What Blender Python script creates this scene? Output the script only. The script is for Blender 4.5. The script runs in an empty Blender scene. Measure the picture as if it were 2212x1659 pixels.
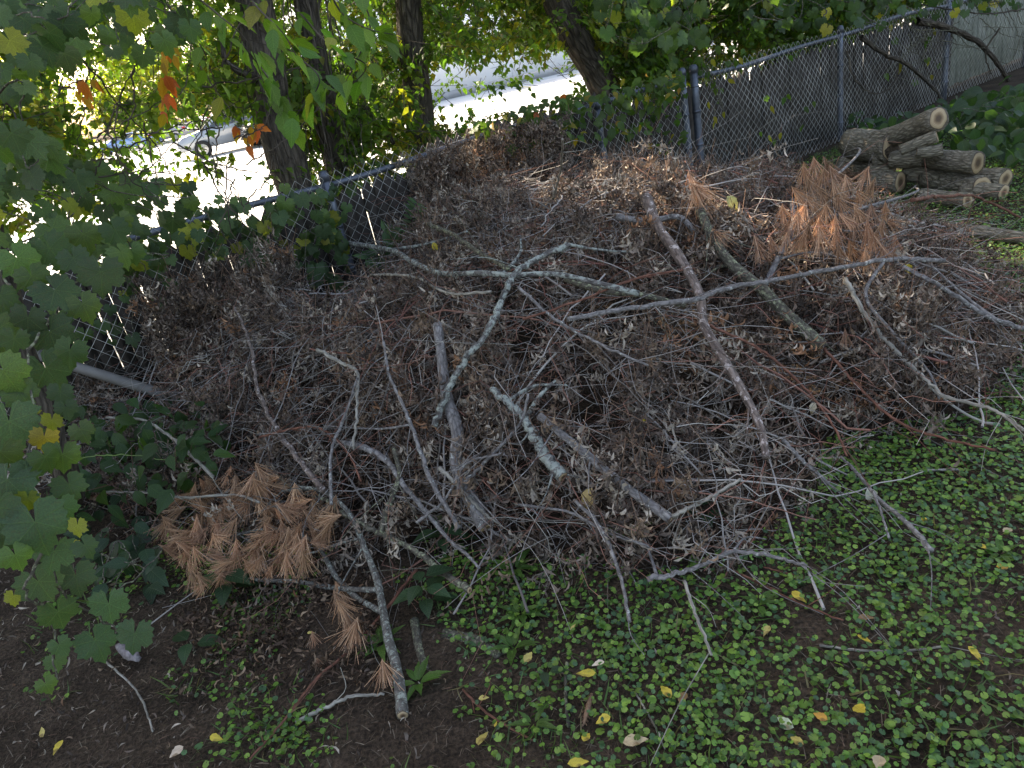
import bpy, math, random
import numpy as np
from mathutils import Matrix, Vector

# ------------------------------------------------------------------ camera, world, sun, exposure
sc = bpy.context.scene
COL = sc.collection
random.seed(7); RNG = np.random.default_rng(11)
W, H, F, CH = 2212., 1659., 1560., 1.7
pitch = math.atan(F/3385); roll = math.atan(709/3310)
fw = np.array([0, math.cos(pitch), -math.sin(pitch)])
r0_ = np.array([1., 0, 0]); u0_ = np.cross(r0_, fw)
right = math.cos(roll)*r0_ - math.sin(roll)*u0_
up = math.sin(roll)*r0_ + math.cos(roll)*u0_
O = np.array([0, 0, CH])
cam = bpy.data.cameras.new('camera'); camo = bpy.data.objects.new('camera', cam); COL.objects.link(camo)
cam.sensor_width = 36; cam.lens = 36*F/W; cam.clip_end = 3000; cam.clip_start = .02
m = Matrix.Identity(4)
for i in range(3):
    m[i][0] = right[i]; m[i][1] = up[i]; m[i][2] = -fw[i]; m[i][3] = O[i]
camo.matrix_world = m
sc.camera = camo

SUN_AZ, SUN_EL = math.radians(-38), math.radians(43)
w = bpy.data.worlds.new('World'); sc.world = w; w.use_nodes = True
nt = w.node_tree; bg = nt.nodes['Background']
sky = nt.nodes.new('ShaderNodeTexSky'); sky.sky_type = 'NISHITA'; sky.sun_disc = False
sky.sun_elevation = SUN_EL; sky.sun_rotation = SUN_AZ; sky.dust_density = 3; sky.ozone_density = 1
nt.links.new(sky.outputs[0], bg.inputs[0]); bg.inputs[1].default_value = .15
sl = bpy.data.lights.new('sun', 'SUN'); sl.energy = 4.5; sl.angle = math.radians(.6); sl.color = (1, .93, .82)
so = bpy.data.objects.new('sun', sl); COL.objects.link(so)
sd = Vector((math.sin(SUN_AZ)*math.cos(SUN_EL), math.cos(SUN_AZ)*math.cos(SUN_EL), math.sin(SUN_EL)))
so.rotation_euler = sd.to_track_quat('Z', 'Y').to_euler(); so.location = (-8, 10, 12)
sc.view_settings.view_transform = 'Standard'; sc.view_settings.look = 'None'
sc.view_settings.exposure = 2.1; sc.view_settings.gamma = 1
sc.view_settings.use_white_balance = True; sc.view_settings.white_balance_temperature = 7750; sc.view_settings.white_balance_tint = 11

# ------------------------------------------------------------------ pixel -> place helpers
def ray(px, py):
    d = fw*F + right*(px-W/2) + up*(H/2-py); return d/np.linalg.norm(d)
def atz(px, py, z=0.):
    d = ray(px, py); return O + d*(z-CH)/d[2]
def aty(px, py, y):
    d = ray(px, py); return O + d*y/d[1]
def atr(px, py, r):
    return O + ray(px, py)*r
def projv(P):
    v = P - O; z = v@fw
    return W/2+F*(v@right)/z, H/2-F*(v@up)/z, z
FA = np.array([0, 5.64, 0.]); FD = np.array([1, .617, 0]); FD = FD/np.linalg.norm(FD); FN = np.array([-FD[1], FD[0], 0])
def atf(px, py, off=0.):
    d = ray(px, py); return O + d*(((FA-O)@FN+off)/(d@FN))
def fp(u, z, off=0.): return FA + FD*u + FN*off + np.array([0, 0, z])
def uof(p): return float((p-FA)@FD)

# smooth pseudo noise
_nk = RNG.normal(size=(10, 3)); _np = RNG.uniform(0, 6.28, 10)
def noise(P, s=1.):
    P = np.atleast_2d(P)
    return np.sin((P*s)@_nk.T*1.6+_np).sum(1)/10*1.6
def gh(x, y):     # yard ground height
    x = np.asarray(x, float); y = np.asarray(y, float)
    P = np.stack([x, y, x*0], -1).reshape(-1, 3)
    n = (noise(P, 2.)*.015 + noise(P, 7.)*.007).reshape(x.shape)
    v = -(((x-FA[0])*FN[0] + (y-FA[1])*FN[1]))
    k = np.clip((v+1.0)/.8, 0, 1)
    return n*k + (k-1)*.17

# ------------------------------------------------------------------ pile shape (u along fence, v in front of it)
_fr = [(-2.6, 3.6), (-2.41, 3.56), (-1.85, 2.75), (-1.3, 2.55), (-.8, 2.2), (-.22, 2.42), (.11, 1.95), (.43, 1.87), (.90, 2.0), (1.32, 2.5), (1.95, 2.45), (2.5, 2.9), (2.85, 3.5)]
_U = []; _V = []
for x, y in _fr:
    p = np.array([x, y, 0]); _U.append((p-FA)@FD); _V.append(-((p-FA)@FN))
_U += [1.9, 2.9, 3.9]; _V += [3.2, 1.7, .5]
_o = np.argsort(_U); _U = np.array(_U)[_o]; _V = np.array(_V)[_o]
def ph(x, y):
    x = np.asarray(x, float); y = np.asarray(y, float)
    u = (x-FA[0])*FD[0]+(y-FA[1])*FD[1]; v = -((x-FA[0])*FN[0]+(y-FA[1])*FN[1])
    vf = np.interp(u, VU, VF)
    Hm = np.interp(u, [-3.5, -3.0, -2.7, -2.4, -2., -1.6, -1, -.3, .3, 1, 1.6, 2.3, 3, 3.7], [.0, .1, .2, .36, .52, .64, .76, .82, .76, .57, .38, .25, .1, 0])
    Hf = np.interp(u, [-3.7, -3.1, -2.4, -1.8, -1.45, -1.0, -.6, -.3, 0, .5, 1.2, 2.0, 2.5, 3.2, 4.1], [0, .15, .66, .66, .2, .22, .7, .92, .93, .74, .64, .36, .18, .06, 0])
    r = np.clip(v/np.maximum(vf, .05), 0, 1.2)
    pw = np.interp(u, [-2.8, -1.9], [1.3, 3.2]); f = Hm*np.clip(1-r**pw, 0, 1)**.75; f = f+.2*np.exp(-((r-.66)/.2)**2)*np.interp(u, [-2.2, -1.6, .4, 1.], [0, 1, 1, 0])*np.clip((1-r)/.15, 0, 1)
    wt = np.exp(-np.clip(v, 0, 9)/(.32+.4*np.exp(-((u+1.35)/.4)**2)))
    return np.where(v > -.02, f*(1-wt)+Hf*wt*(r < 1), 0)
VU = [-3.5, -3.3, -3.14, -2.99, -2.76, -2.45, -2.2, -1.96, -1.67, -1.38, -1.1, -.6, -.2, .5, 1.2, 1.6, 2.0, 2.5, 3.1, 3.7]
VF = [.1, .4, .9, 1.7, 2.2, 2.5, 2.6, 2.9, 3.45, 3.6, 3.6, 3.4, 3.75, 3.7, 3.35, 2.9, 2.3, 1.8, 1.0, .1]
def surf(x, y): return gh(x, y)+ph(x, y)
def hit(px, py, lift=.0):
    d = ray(px, py); ts = np.arange(1.0, 12, .015); P = O+d*ts[:, None]
    off = (P-FA)@FN
    below = (P[:, 2] < surf(P[:, 0], P[:, 1])+lift) | (off > -.12)
    return P[np.argmax(below)]

# ------------------------------------------------------------------ mesh building
def setp(o, label=None, cat=None, group=None, kind=None):
    if label: o['label'] = label
    if cat: o['category'] = cat
    if group: o['group'] = group
    if kind: o['kind'] = kind
    return o
def link(name, me, parent=None):
    o = bpy.data.objects.new(name, me); COL.objects.link(o)
    if parent: o.parent = parent
    return o
def empty(name, loc=(0, 0, 0), **k):
    o = link(name, None); o.location = [float(a) for a in loc]; o.empty_display_size = .1
    return setp(o, **k)
def npmesh(name, V, faces, mat, col=None, uv=None, smooth=False):
    """V (n,3); faces: (m,3) or (m,4) array, or list of such arrays"""
    if not isinstance(faces, list): faces = [faces]
    me = bpy.data.meshes.new(name)
    V = np.asarray(V, np.float32)
    loops = np.concatenate([f.ravel() for f in faces]).astype(np.int32)
    tot = np.concatenate([np.full(len(f), f.shape[1], np.int32) for f in faces])
    st = np.concatenate([[0], np.cumsum(tot)[:-1]]).astype(np.int32)
    me.vertices.add(len(V)); me.vertices.foreach_set('co', V.ravel())
    me.loops.add(len(loops)); me.loops.foreach_set('vertex_index', loops)
    me.polygons.add(len(tot)); me.polygons.foreach_set('loop_start', st); me.polygons.foreach_set('loop_total', tot)
    if smooth: me.polygons.foreach_set('use_smooth', np.ones(len(tot), bool))
    me.update(calc_edges=True)
    if col is not None:
        a = me.attributes.new('col', 'FLOAT_COLOR', 'POINT')
        c = np.ones((len(V), 4), np.float32); c[:, :3] = col; a.data.foreach_set('color', c.ravel())
    if uv is not None:
        a = me.attributes.new('luv', 'FLOAT_VECTOR', 'POINT')
        c = np.zeros((len(V), 3), np.float32); c[:, :uv.shape[1]] = uv; a.data.foreach_set('vector', c.ravel())
    if isinstance(mat, (list, tuple)):
        for q in mat: me.materials.append(q)
    elif mat: me.materials.append(mat)
    return me
class Acc:
    def __init__(s): s.V = []; s.F = {3: [], 4: []}; s.C = []; s.U = []; s.n = 0
    def add(s, V, faces, col=(.5, .5, .5), uv=None):
        V = np.asarray(V, float); 
        for f in (faces if isinstance(faces, list) else [faces]):
            f = np.asarray(f, int); s.F[f.shape[1]].append(f+s.n)
        s.V.append(V); c = np.zeros((len(V), 3)); c[:] = col; s.C.append(c)
        s.U.append(uv if uv is not None else np.zeros((len(V), 3))); s.n += len(V)
    def mesh(s, name, mat, smooth=False):
        fs = [np.concatenate(s.F[k]) for k in (3, 4) if s.F[k]]
        return npmesh(name, np.concatenate(s.V), fs, mat, np.concatenate(s.C), np.concatenate(s.U), smooth)
def nrm(a): return a/np.maximum(np.linalg.norm(a, axis=-1, keepdims=True), 1e-9)
def frames(P):
    """P (N,K,3) polylines -> two perpendicular unit vectors per point"""
    T = np.gradient(P, axis=1); T = nrm(T)
    ref = np.zeros_like(T); m_ = np.abs(T.mean(1)[:, 2]) > .8
    ref[...] = (0, 0, 1); ref[m_] = (1, .1, 0)
    A = nrm(np.cross(T, ref)); B = np.cross(T, A)
    return A, B
def tubes(P, R, S=3, caps=False, rough=0.):
    """vectorised tubes; P (N,K,3), R (N,K)"""
    P = np.asarray(P, float); R = np.asarray(R, float); N, K, _ = P.shape
    A, B = frames(P)
    th = np.arange(S)*2*math.pi/S
    rr = R[:, :, None]*np.ones(S)
    if rough: rr = rr*(1+RNG.uniform(-rough, rough, rr.shape))
    V = P[:, :, None]+(A[:, :, None]*np.cos(th)[:, None]+B[:, :, None]*np.sin(th)[:, None])*rr[..., None]
    k = np.arange(K-1)[:, None]; s = np.arange(S)[None]
    q = np.stack([k*S+s, k*S+(s+1) % S, (k+1)*S+(s+1) % S, (k+1)*S+s], -1).reshape(-1, 4)
    Fq = (q[None]+(np.arange(N)*K*S)[:, None, None]).reshape(-1, 4)
    ln = np.concatenate([np.zeros((N, 1)), np.cumsum(np.linalg.norm(np.diff(P, axis=1), axis=2), 1)], 1)
    uv = np.zeros((N, K, S, 3)); uv[..., 0] = th*R.mean()*1.0; uv[..., 1] = ln[:, :, None]
    uv[..., 0] = np.cos(th)*R.mean(); uv[..., 2] = np.sin(th)*R.mean()
    return V.reshape(-1, 3), Fq, uv.reshape(-1, 3)
def smoothpath(pts, n):
    pts = np.asarray(pts, float)
    if len(pts) == 2: return pts[0]+(pts[1]-pts[0])*np.linspace(0, 1, n)[:, None]
    d = np.concatenate([[0], np.cumsum(np.linalg.norm(np.diff(pts, axis=0), axis=1))])
    m_ = np.gradient(pts, d, axis=0)
    t = np.linspace(0, d[-1], n); i = np.clip(np.searchsorted(d, t)-1, 0, len(d)-2)
    h = (d[i+1]-d[i])[:, None]; s = ((t-d[i])/(d[i+1]-d[i]))[:, None]
    return (2*s**3-3*s**2+1)*pts[i]+(s**3-2*s**2+s)*h*m_[i]+(-2*s**3+3*s**2)*pts[i+1]+(s**3-s**2)*h*m_[i+1]
def tube_mesh(name, path, rad, mat, S=10, rough=.06, cap=True, col=(.3, .3, .3), knob=0.):
    path = np.asarray(path); rad = np.asarray(rad, float)
    if knob:
        rad = rad*(1+knob*np.abs(noise(path, 9.)))
    V, Fq, uv = tubes(path[None], rad[None], S, rough=rough)
    fs = [Fq]; K = len(path)
    if cap:
        V = np.concatenate([V, path[[0, -1]]]); uv = np.concatenate([uv, uv[[0, -1]]]); c0 = K*S
        s = np.arange(S)
        fs.append(np.concatenate([np.stack([s*0+c0, (s+1) % S, s], -1), np.stack([s*0+c0+1, (K-1)*S+s, (K-1)*S+(s+1) % S], -1)]))
    return npmesh(name, V, fs, mat, np.array(col), uv, True)
def boxv(c, x, y, z):
    """box from centre and three half-axis vectors"""
    c, x, y, z = map(np.asarray, (c, x, y, z))
    V = np.array([c+i*x+j*y+k*z for i in (-1, 1) for j in (-1, 1) for k in (-1, 1)], float)
    Fc = np.array([[0, 1, 3, 2], [4, 6, 7, 5], [0, 4, 5, 1], [2, 3, 7, 6], [0, 2, 6, 4], [1, 5, 7, 3]])
    return V, Fc

# ------------------------------------------------------------------ materials
def mat(name):
    m_ = bpy.data.materials.new(name); m_.use_nodes = True
    return m_, m_.node_tree.nodes, m_.node_tree.links, m_.node_tree.nodes['Principled BSDF']
def N_(n, t, **k):
    o = n.new(t)
    for a, b in k.items(): setattr(o, a, b)
    return o
def ramp(n, stops):
    r = n.new('ShaderNodeValToRGB'); e = r.color_ramp.elements
    while len(e) < len(stops): e.new(.5)
    for i, (p, c) in enumerate(stops): e[i].position = p; e[i].color = (*c, 1)
    return r
def leaf_material(name, trans=.45, rough=.5, tmul=(1.9, 2.0, .55), vein=None, objvar=False, blotch=0.):
    m_, n, l, b = mat(name)
    at = N_(n, 'ShaderNodeAttribute', attribute_name='col')
    tc = N_(n, 'ShaderNodeTexCoord')
    nz = N_(n, 'ShaderNodeTexNoise'); nz.inputs['Scale'].default_value = 40; nz.inputs['Detail'].default_value = 4
    l.new(tc.outputs['Object'], nz.inputs['Vector'])
    mr = N_(n, 'ShaderNodeMapRange'); mr.inputs[1].default_value = .3; mr.inputs[2].default_value = .7; mr.inputs[3].default_value = .75; mr.inputs[4].default_value = 1.25
    l.new(nz.outputs[0], mr.inputs[0])
    mx = N_(n, 'ShaderNodeVectorMath', operation='SCALE'); l.new(at.outputs['Color'], mx.inputs[0]); l.new(mr.outputs[0], mx.inputs['Scale'])
    cur = mx.outputs[0]
    if objvar:
        hlo, hhi = (.497, .508) if 'needle' in name else (.485, .515)
        oi = N_(n, 'ShaderNodeObjectInfo'); hs = N_(n, 'ShaderNodeHueSaturation')
        m1 = N_(n, 'ShaderNodeMapRange'); m1.inputs[3].default_value = hlo; m1.inputs[4].default_value = hhi; l.new(oi.outputs['Random'], m1.inputs[0]); l.new(m1.outputs[0], hs.inputs['Hue'])
        mm = N_(n, 'ShaderNodeMath', operation='MULTIPLY'); mm.inputs[1].default_value = 7.3; l.new(oi.outputs['Random'], mm.inputs[0])
        fr = N_(n, 'ShaderNodeMath', operation='FRACT'); l.new(mm.outputs[0], fr.inputs[0])
        m2 = N_(n, 'ShaderNodeMapRange'); m2.inputs[3].default_value = .7; m2.inputs[4].default_value = 1.35; l.new(fr.outputs[0], m2.inputs[0]); l.new(m2.outputs[0], hs.inputs['Value'])
        l.new(cur, hs.inputs['Color']); cur = hs.outputs[0]
    if blotch:
        n2 = N_(n, 'ShaderNodeTexNoise'); n2.inputs['Scale'].default_value = 25; l.new(tc.outputs['Object'], n2.inputs['Vector'])
        rp = ramp(n, [(.56, (0, 0, 0)), (.66, (1, 1, 1))]); l.new(n2.outputs[0], rp.inputs[0])
        mc = N_(n, 'ShaderNodeMix', data_type='RGBA'); mc.inputs[7].default_value = (.12, .07, .025, 1)
        ml = N_(n, 'ShaderNodeMath', operation='MULTIPLY'); ml.inputs[1].default_value = blotch; l.new(rp.outputs[0], ml.inputs[0]); l.new(ml.outputs[0], mc.inputs[0]); l.new(cur, mc.inputs[6]); cur = mc.outputs[2]
    if vein:
        # veins from leaf-local coordinates: x across, y along, both -0.5..0.5
        uvn = N_(n, 'ShaderNodeAttribute', attribute_name='luv'); sp = N_(n, 'ShaderNodeSeparateXYZ'); l.new(uvn.outputs['Vector'], sp.inputs[0])
        def M(op, a, c=None, cl=False):
            q = N_(n, 'ShaderNodeMath', operation=op); q.use_clamp = cl
            for i, s in enumerate((a, c)):
                if s is None: continue
                if isinstance(s, (int, float)): q.inputs[i].default_value = s
                else: l.new(s, q.inputs[i])
            return q.outputs[0]
        ax = M('ABSOLUTE', sp.outputs[0])
        if vein == 'palm':
            an = M('ARCTAN2', ax, M('ADD', sp.outputs[1], .0)); rr = M('SQRT', M('ADD', M('MULTIPLY', ax, ax), M('MULTIPLY', sp.outputs[1], sp.outputs[1])))
            dd = M('ABSOLUTE', M('SUBTRACT', M('FRACT', M('ADD', M('DIVIDE', an, .92), .5)), .5))
            dist = M('MULTIPLY', M('MULTIPLY', dd, .92), rr)
            main = M('SUBTRACT', 1., M('DIVIDE', dist, .012), True)
            d2 = M('ABSOLUTE', M('SUBTRACT', M('FRACT', M('ADD', M('MULTIPLY', rr, 11.), M('MULTIPLY', dd, -5.5))), .5))
            sec = M('MULTIPLY', M('SUBTRACT', 1., M('DIVIDE', d2, .1), True), .45)
            v_ = M('MAXIMUM', main, sec)
        else:
            main = M('SUBTRACT', 1., M('DIVIDE', ax, .015), True)
            d2 = M('ABSOLUTE', M('SUBTRACT', M('FRACT', M('MULTIPLY', M('SUBTRACT', sp.outputs[1], M('MULTIPLY', ax, .9)), 9.)), .5))
            v_ = M('MAXIMUM', main, M('MULTIPLY', M('SUBTRACT', 1., M('DIVIDE', d2, .13), True), .5))
        vc = N_(n, 'ShaderNodeMix', data_type='RGBA'); l.new(M('MULTIPLY', v_, .55), vc.inputs[0]); l.new(cur, vc.inputs[6])
        vb = N_(n, 'ShaderNodeVectorMath', operation='MULTIPLY_ADD'); vb.inputs[1].default_value = (1.5, 1.5, 1.3); vb.inputs[2].default_value = (.03, .04, .015)
        l.new(cur, vb.inputs[0]); l.new(vb.outputs[0], vc.inputs[7]); cur = vc.outputs[2]
        bp = N_(n, 'ShaderNodeBump'); bp.inputs['Strength'].default_value = .5; bp.inputs['Distance'].default_value = .004; bp.invert = True
        l.new(v_, bp.inputs['Height']); l.new(bp.outputs[0], b.inputs['Normal'])
    l.new(cur, b.inputs['Base Color']); b.inputs['Roughness'].default_value = rough; b.inputs['Specular IOR Level'].default_value = .35
    if trans > 0:
        tr = N_(n, 'ShaderNodeBsdfTranslucent'); tm = N_(n, 'ShaderNodeVectorMath', operation='MULTIPLY'); tm.inputs[1].default_value = tmul
        l.new(cur, tm.inputs[0]); l.new(tm.outputs[0], tr.inputs[0])
        ms = N_(n, 'ShaderNodeMixShader'); ms.inputs[0].default_value = trans
        l.new(b.outputs[0], ms.inputs[1]); l.new(tr.outputs[0], ms.inputs[2]); l.new(ms.outputs[0], n['Material Output'].inputs[0])
    return m_
M_CROWN = leaf_material('crown_leaf', .55, .45, (1.6, 1.95, .7))
M_GRAPE = leaf_material('grape_leaf', .45, .5, (1.4, 1.8, .7), 'palm', True, .25)
M_ELM = leaf_material('elm_leaf', .5, .42, (1.7, 2.0, .6), 'pin', True)
M_FALL = leaf_material('fallen_leaf', .15, .55, (1.2, 1., .5), 'pin', False, .8)
M_IVY = leaf_material('ground_ivy_leaf', .3, .42, (1.5, 1.7, .5))
M_GRASS = leaf_material('grass_blade', .3, .5, (1.5, 1.6, .5))
M_DRY = leaf_material('dried_leaf', .12, .8, (1.2, 1., .8))
M_NEEDLE = leaf_material('dead_needle', .15, .6, (1.3, 1., .6), objvar=True)
def bark(name, cols, scale=30, stretch=.25, bump=.6, dist=.01, lichen=None, rough=.9, lscale=22, lth=(.52, .58)):
    m_, n, l, b = mat(name)
    uvn = N_(n, 'ShaderNodeAttribute', attribute_name='luv'); mp = N_(n, 'ShaderNodeMapping'); mp.inputs['Scale'].default_value = (1, stretch, 1)
    l.new(uvn.outputs['Vector'], mp.inputs[0])
    oi = N_(n, 'ShaderNodeObjectInfo'); sc_ = N_(n, 'ShaderNodeMath', operation='MULTIPLY'); sc_.inputs[1].default_value = 37; l.new(oi.outputs['Random'], sc_.inputs[0])
    nz = N_(n, 'ShaderNodeTexNoise', noise_dimensions='4D'); nz.inputs['Scale'].default_value = scale; nz.inputs['Detail'].default_value = 8; nz.inputs['Roughness'].default_value = .65
    l.new(mp.outputs[0], nz.inputs['Vector']); l.new(sc_.outputs[0], nz.inputs['W'])
    vo = N_(n, 'ShaderNodeTexVoronoi', feature='DISTANCE_TO_EDGE'); vo.inputs['Scale'].default_value = scale*.8
    dm = N_(n, 'ShaderNodeVectorMath', operation='MULTIPLY_ADD'); dm.inputs[1].default_value = (.02, .02, .02); l.new(nz.outputs['Color'], dm.inputs[0]); l.new(mp.outputs[0], dm.inputs[2])
    l.new(dm.outputs[0], vo.inputs['Vector'])
    rp = ramp(n, cols); l.new(nz.outputs[0], rp.inputs[0]); cur = rp.outputs[0]
    rv = ramp(n, [(0, (.35, .35, .35)), (.25, (1, 1, 1))]); l.new(vo.outputs['Distance'], rv.inputs[0])
    mu = N_(n, 'ShaderNodeMix', data_type='RGBA', blend_type='MULTIPLY'); mu.inputs[0].default_value = .7; l.new(cur, mu.inputs[6]); l.new(rv.outputs[0], mu.inputs[7]); cur = mu.outputs[2]
    if lichen:
        n2 = N_(n, 'ShaderNodeTexNoise', noise_dimensions='4D'); n2.inputs['Scale'].default_value = lscale; n2.inputs['Detail'].default_value = 6; n2.inputs['Roughness'].default_value = .7
        l.new(uvn.outputs['Vector'], n2.inputs['Vector']); l.new(sc_.outputs[0], n2.inputs['W'])
        r2 = ramp(n, [(lth[0], (0, 0, 0)), (lth[1], (1, 1, 1))]); l.new(n2.outputs[0], r2.inputs[0])
        mc = N_(n, 'ShaderNodeMix', data_type='RGBA'); mc.inputs[7].default_value = (*lichen, 1); l.new(r2.outputs[0], mc.inputs[0]); l.new(cur, mc.inputs[6]); cur = mc.outputs[2]
    l.new(cur, b.inputs['Base Color']); b.inputs['Roughness'].default_value = rough; b.inputs['Specular IOR Level'].default_value = .2
    ad = N_(n, 'ShaderNodeMath', operation='ADD'); l.new(nz.outputs[0], ad.inputs[0]); l.new(rv.outputs[0], ad.inputs[1])
    bp = N_(n, 'ShaderNodeBump'); bp.inputs['Strength'].default_value = bump; bp.inputs['Distance'].default_value = dist
    l.new(ad.outputs[0], bp.inputs['Height']); l.new(bp.outputs[0], b.inputs['Normal'])
    return m_
M_TRUNK = bark('furrowed_bark', [(.3, (.035, .028, .022)), (.6, (.14, .115, .09)), (.8, (.2, .17, .14))], 45, .16, 1., .03)
M_LOG = bark('log_bark', [(.3, (.15, .125, .09)), (.6, (.33, .285, .215)), (.8, (.45, .40, .31))], 60, .3, .9, .012)
M_LICHEN = bark('lichened_bark', [(.3, (.05, .045, .042)), (.7, (.19, .175, .165))], 60, .5, .5, .006, (.27, .29, .26), lscale=38, lth=(.47, .55))
M_GREYB = bark('grey_bark', [(.3, (.10, .088, .085)), (.7, (.30, .275, .265))], 70, .5, .4, .004, (.40, .41, .38), lscale=60, lth=(.58, .64))
M_OLIVE = bark('olive_bark', [(.3, (.05, .045, .035)), (.7, (.16, .14, .11))], 70, .5, .5, .006, (.24, .25, .16), lscale=70, lth=(.52, .6))
M_RED = bark('peeling_red_bark', [(.3, (.07, .052, .046)), (.55, (.19, .145, .125)), (.75, (.34, .28, .25))], 60, .3, .5, .006, (.40, .34, .32), lscale=40, lth=(.55, .6))
M_TWIGR = bark('red_twig_bark', [(.3, (.12, .05, .035)), (.7, (.24, .11, .075))], 80, .3, .2, .002)
M_PALE = bark('weathered_pale_wood', [(.3, (.2, .18, .15)), (.7, (.42, .39, .34))], 80, .2, .3, .003)
M_PINE = bark('scaly_pine_bark', [(.3, (.07, .062, .055)), (.7, (.19, .175, .155))], 70, .5, .5, .006, (.27, .29, .25), lscale=80, lth=(.52, .6))
def attrmat(name, rough=.85, bumps=0., spec=.2, metal=0.):
    m_, n, l, b = mat(name)
    at = N_(n, 'ShaderNodeAttribute', attribute_name='col'); l.new(at.outputs['Color'], b.inputs['Base Color'])
    b.inputs['Roughness'].default_value = rough; b.inputs['Specular IOR Level'].default_value = spec; b.inputs['Metallic'].default_value = metal
    return m_
M_TWIG = attrmat('twig_bark')
def solid(name, c, rough=.6, metal=0., nscale=8., var=.2, bump=0., spec=.4, coat=0.):
    m_, n, l, b = mat(name); tc = N_(n, 'ShaderNodeTexCoord')
    nz = N_(n, 'ShaderNodeTexNoise'); nz.inputs['Scale'].default_value = nscale; nz.inputs['Detail'].default_value = 6; l.new(tc.outputs['Object'], nz.inputs['Vector'])
    a = tuple(x*(1-var) for x in c); d = tuple(min(1, x*(1+var)) for x in c)
    rp = ramp(n, [(.35, a), (.65, d)]); l.new(nz.outputs[0], rp.inputs[0]); l.new(rp.outputs[0], b.inputs['Base Color'])
    b.inputs['Roughness'].default_value = rough; b.inputs['Metallic'].default_value = metal; b.inputs['Specular IOR Level'].default_value = spec; b.inputs['Coat Weight'].default_value = coat
    if bump:
        bp = N_(n, 'ShaderNodeBump'); bp.inputs['Strength'].default_value = bump; bp.inputs['Distance'].default_value = .01; l.new(nz.outputs[0], bp.inputs['Height']); l.new(bp.outputs[0], b.inputs['Normal'])
    return m_
M_GALV = solid('galvanised_steel', (.10, .112, .14), .5, .6, 12, .3)
M_WIRE = solid('galvanised_wire', (.42, .41, .39), .55, .3, 5, .45)
M_PICKET = solid('dark_weathered_board', (.034, .027, .021), .9, 0, 20, .4, .4)
M_PALEBOARD = solid('pale_weathered_board', (.20, .22, .18), .9, 0, 14, .2, .3)
def woodend():
    m_, n, l, b = mat('cut_wood'); uvn = N_(n, 'ShaderNodeAttribute', attribute_name='luv')
    ln = N_(n, 'ShaderNodeVectorMath', operation='LENGTH'); l.new(uvn.outputs['Vector'], ln.inputs[0])
    nz = N_(n, 'ShaderNodeTexNoise'); nz.inputs['Scale'].default_value = 2.5; l.new(uvn.outputs['Vector'], nz.inputs['Vector'])
    ad = N_(n, 'ShaderNodeMath', operation='MULTIPLY_ADD'); ad.inputs[1].default_value = .15; l.new(nz.outputs[0], ad.inputs[0]); l.new(ln.outputs['Value'], ad.inputs[2])
    rp = ramp(n, [(.3, (.09, .055, .03)), (.5, (.22, .14, .075)), (.72, (.40, .29, .17)), (.93, (.36, .26, .15)), (.99, (.1, .07, .05))]); l.new(ad.outputs[0], rp.inputs[0])
    sn = N_(n, 'ShaderNodeMath', operation='SINE'); ml = N_(n, 'ShaderNodeMath', operation='MULTIPLY'); ml.inputs[1].default_value = 60; l.new(ad.outputs[0], ml.inputs[0]); l.new(ml.outputs[0], sn.inputs[0])
    mr = N_(n, 'ShaderNodeMapRange'); mr.inputs[1].default_value = -1; mr.inputs[3].default_value = .75; mr.inputs[4].default_value = 1.1; l.new(sn.outputs[0], mr.inputs[0])
    vs = N_(n, 'ShaderNodeVectorMath', operation='SCALE'); l.new(rp.outputs[0], vs.inputs[0]); l.new(mr.outputs[0], vs.inputs['Scale']); l.new(vs.outputs[0], b.inputs['Base Color'])
    b.inputs['Roughness'].default_value = .85
    return m_
M_END = woodend()

# ------------------------------------------------------------------ leaf templates (x across, y along, z normal); unit length
def fan_leaf(outline, cup=.1, rings=1, cen=(0, 0)):
    o = np.array(outline); n = len(o); c = np.array(cen)
    V = [(*c, 0)]; mid = c+(o-c)*.55
    for p in mid: V.append((*p, 0))
    for p in o: V.append((*p, 0))
    V = np.array(V, float)
    fs = []
    for i in range(n-1):
        fs += [(0, 1+i, 2+i), (1+i, 1+n+i, 2+n+i), (1+i, 2+n+i, 2+i)]
    uv = V.copy()
    return V, np.array(fs), uv
def grape(seed=0, cup=.25):
    r = np.random.default_rng(seed); out = []; n = 31
    for i in range(n):
        a = -math.pi*.94+2*math.pi*.94*i/(n-1)
        A = abs(a); R = .44+.16*math.exp(-(a/.38)**2)+.09*math.exp(-((A-1.08)/.33)**2)+.05*math.exp(-((A-2.05)/.4)**2)-.05*math.exp(-((A-.6)/.2)**2)-.1*math.exp(-((A-2.95)/.3)**2)
        R *= 1.06 if i % 2 else .90
        R *= 1+r.uniform(-.05, .05)
        out.append((R*math.sin(a), R*math.cos(a)))
    V, Fc, uv = fan_leaf(out)
    x, y = V[:, 0], V[:, 1]; rr = np.hypot(x, y)
    V[:, 2] = -cup*rr**2+.05*np.sin(x*11+seed)*rr+.05*np.cos(y*9+seed*2)*rr+np.abs(x)*.12
    uv = uv.copy(); V[:, 1] += .25
    return V, Fc, uv
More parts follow.
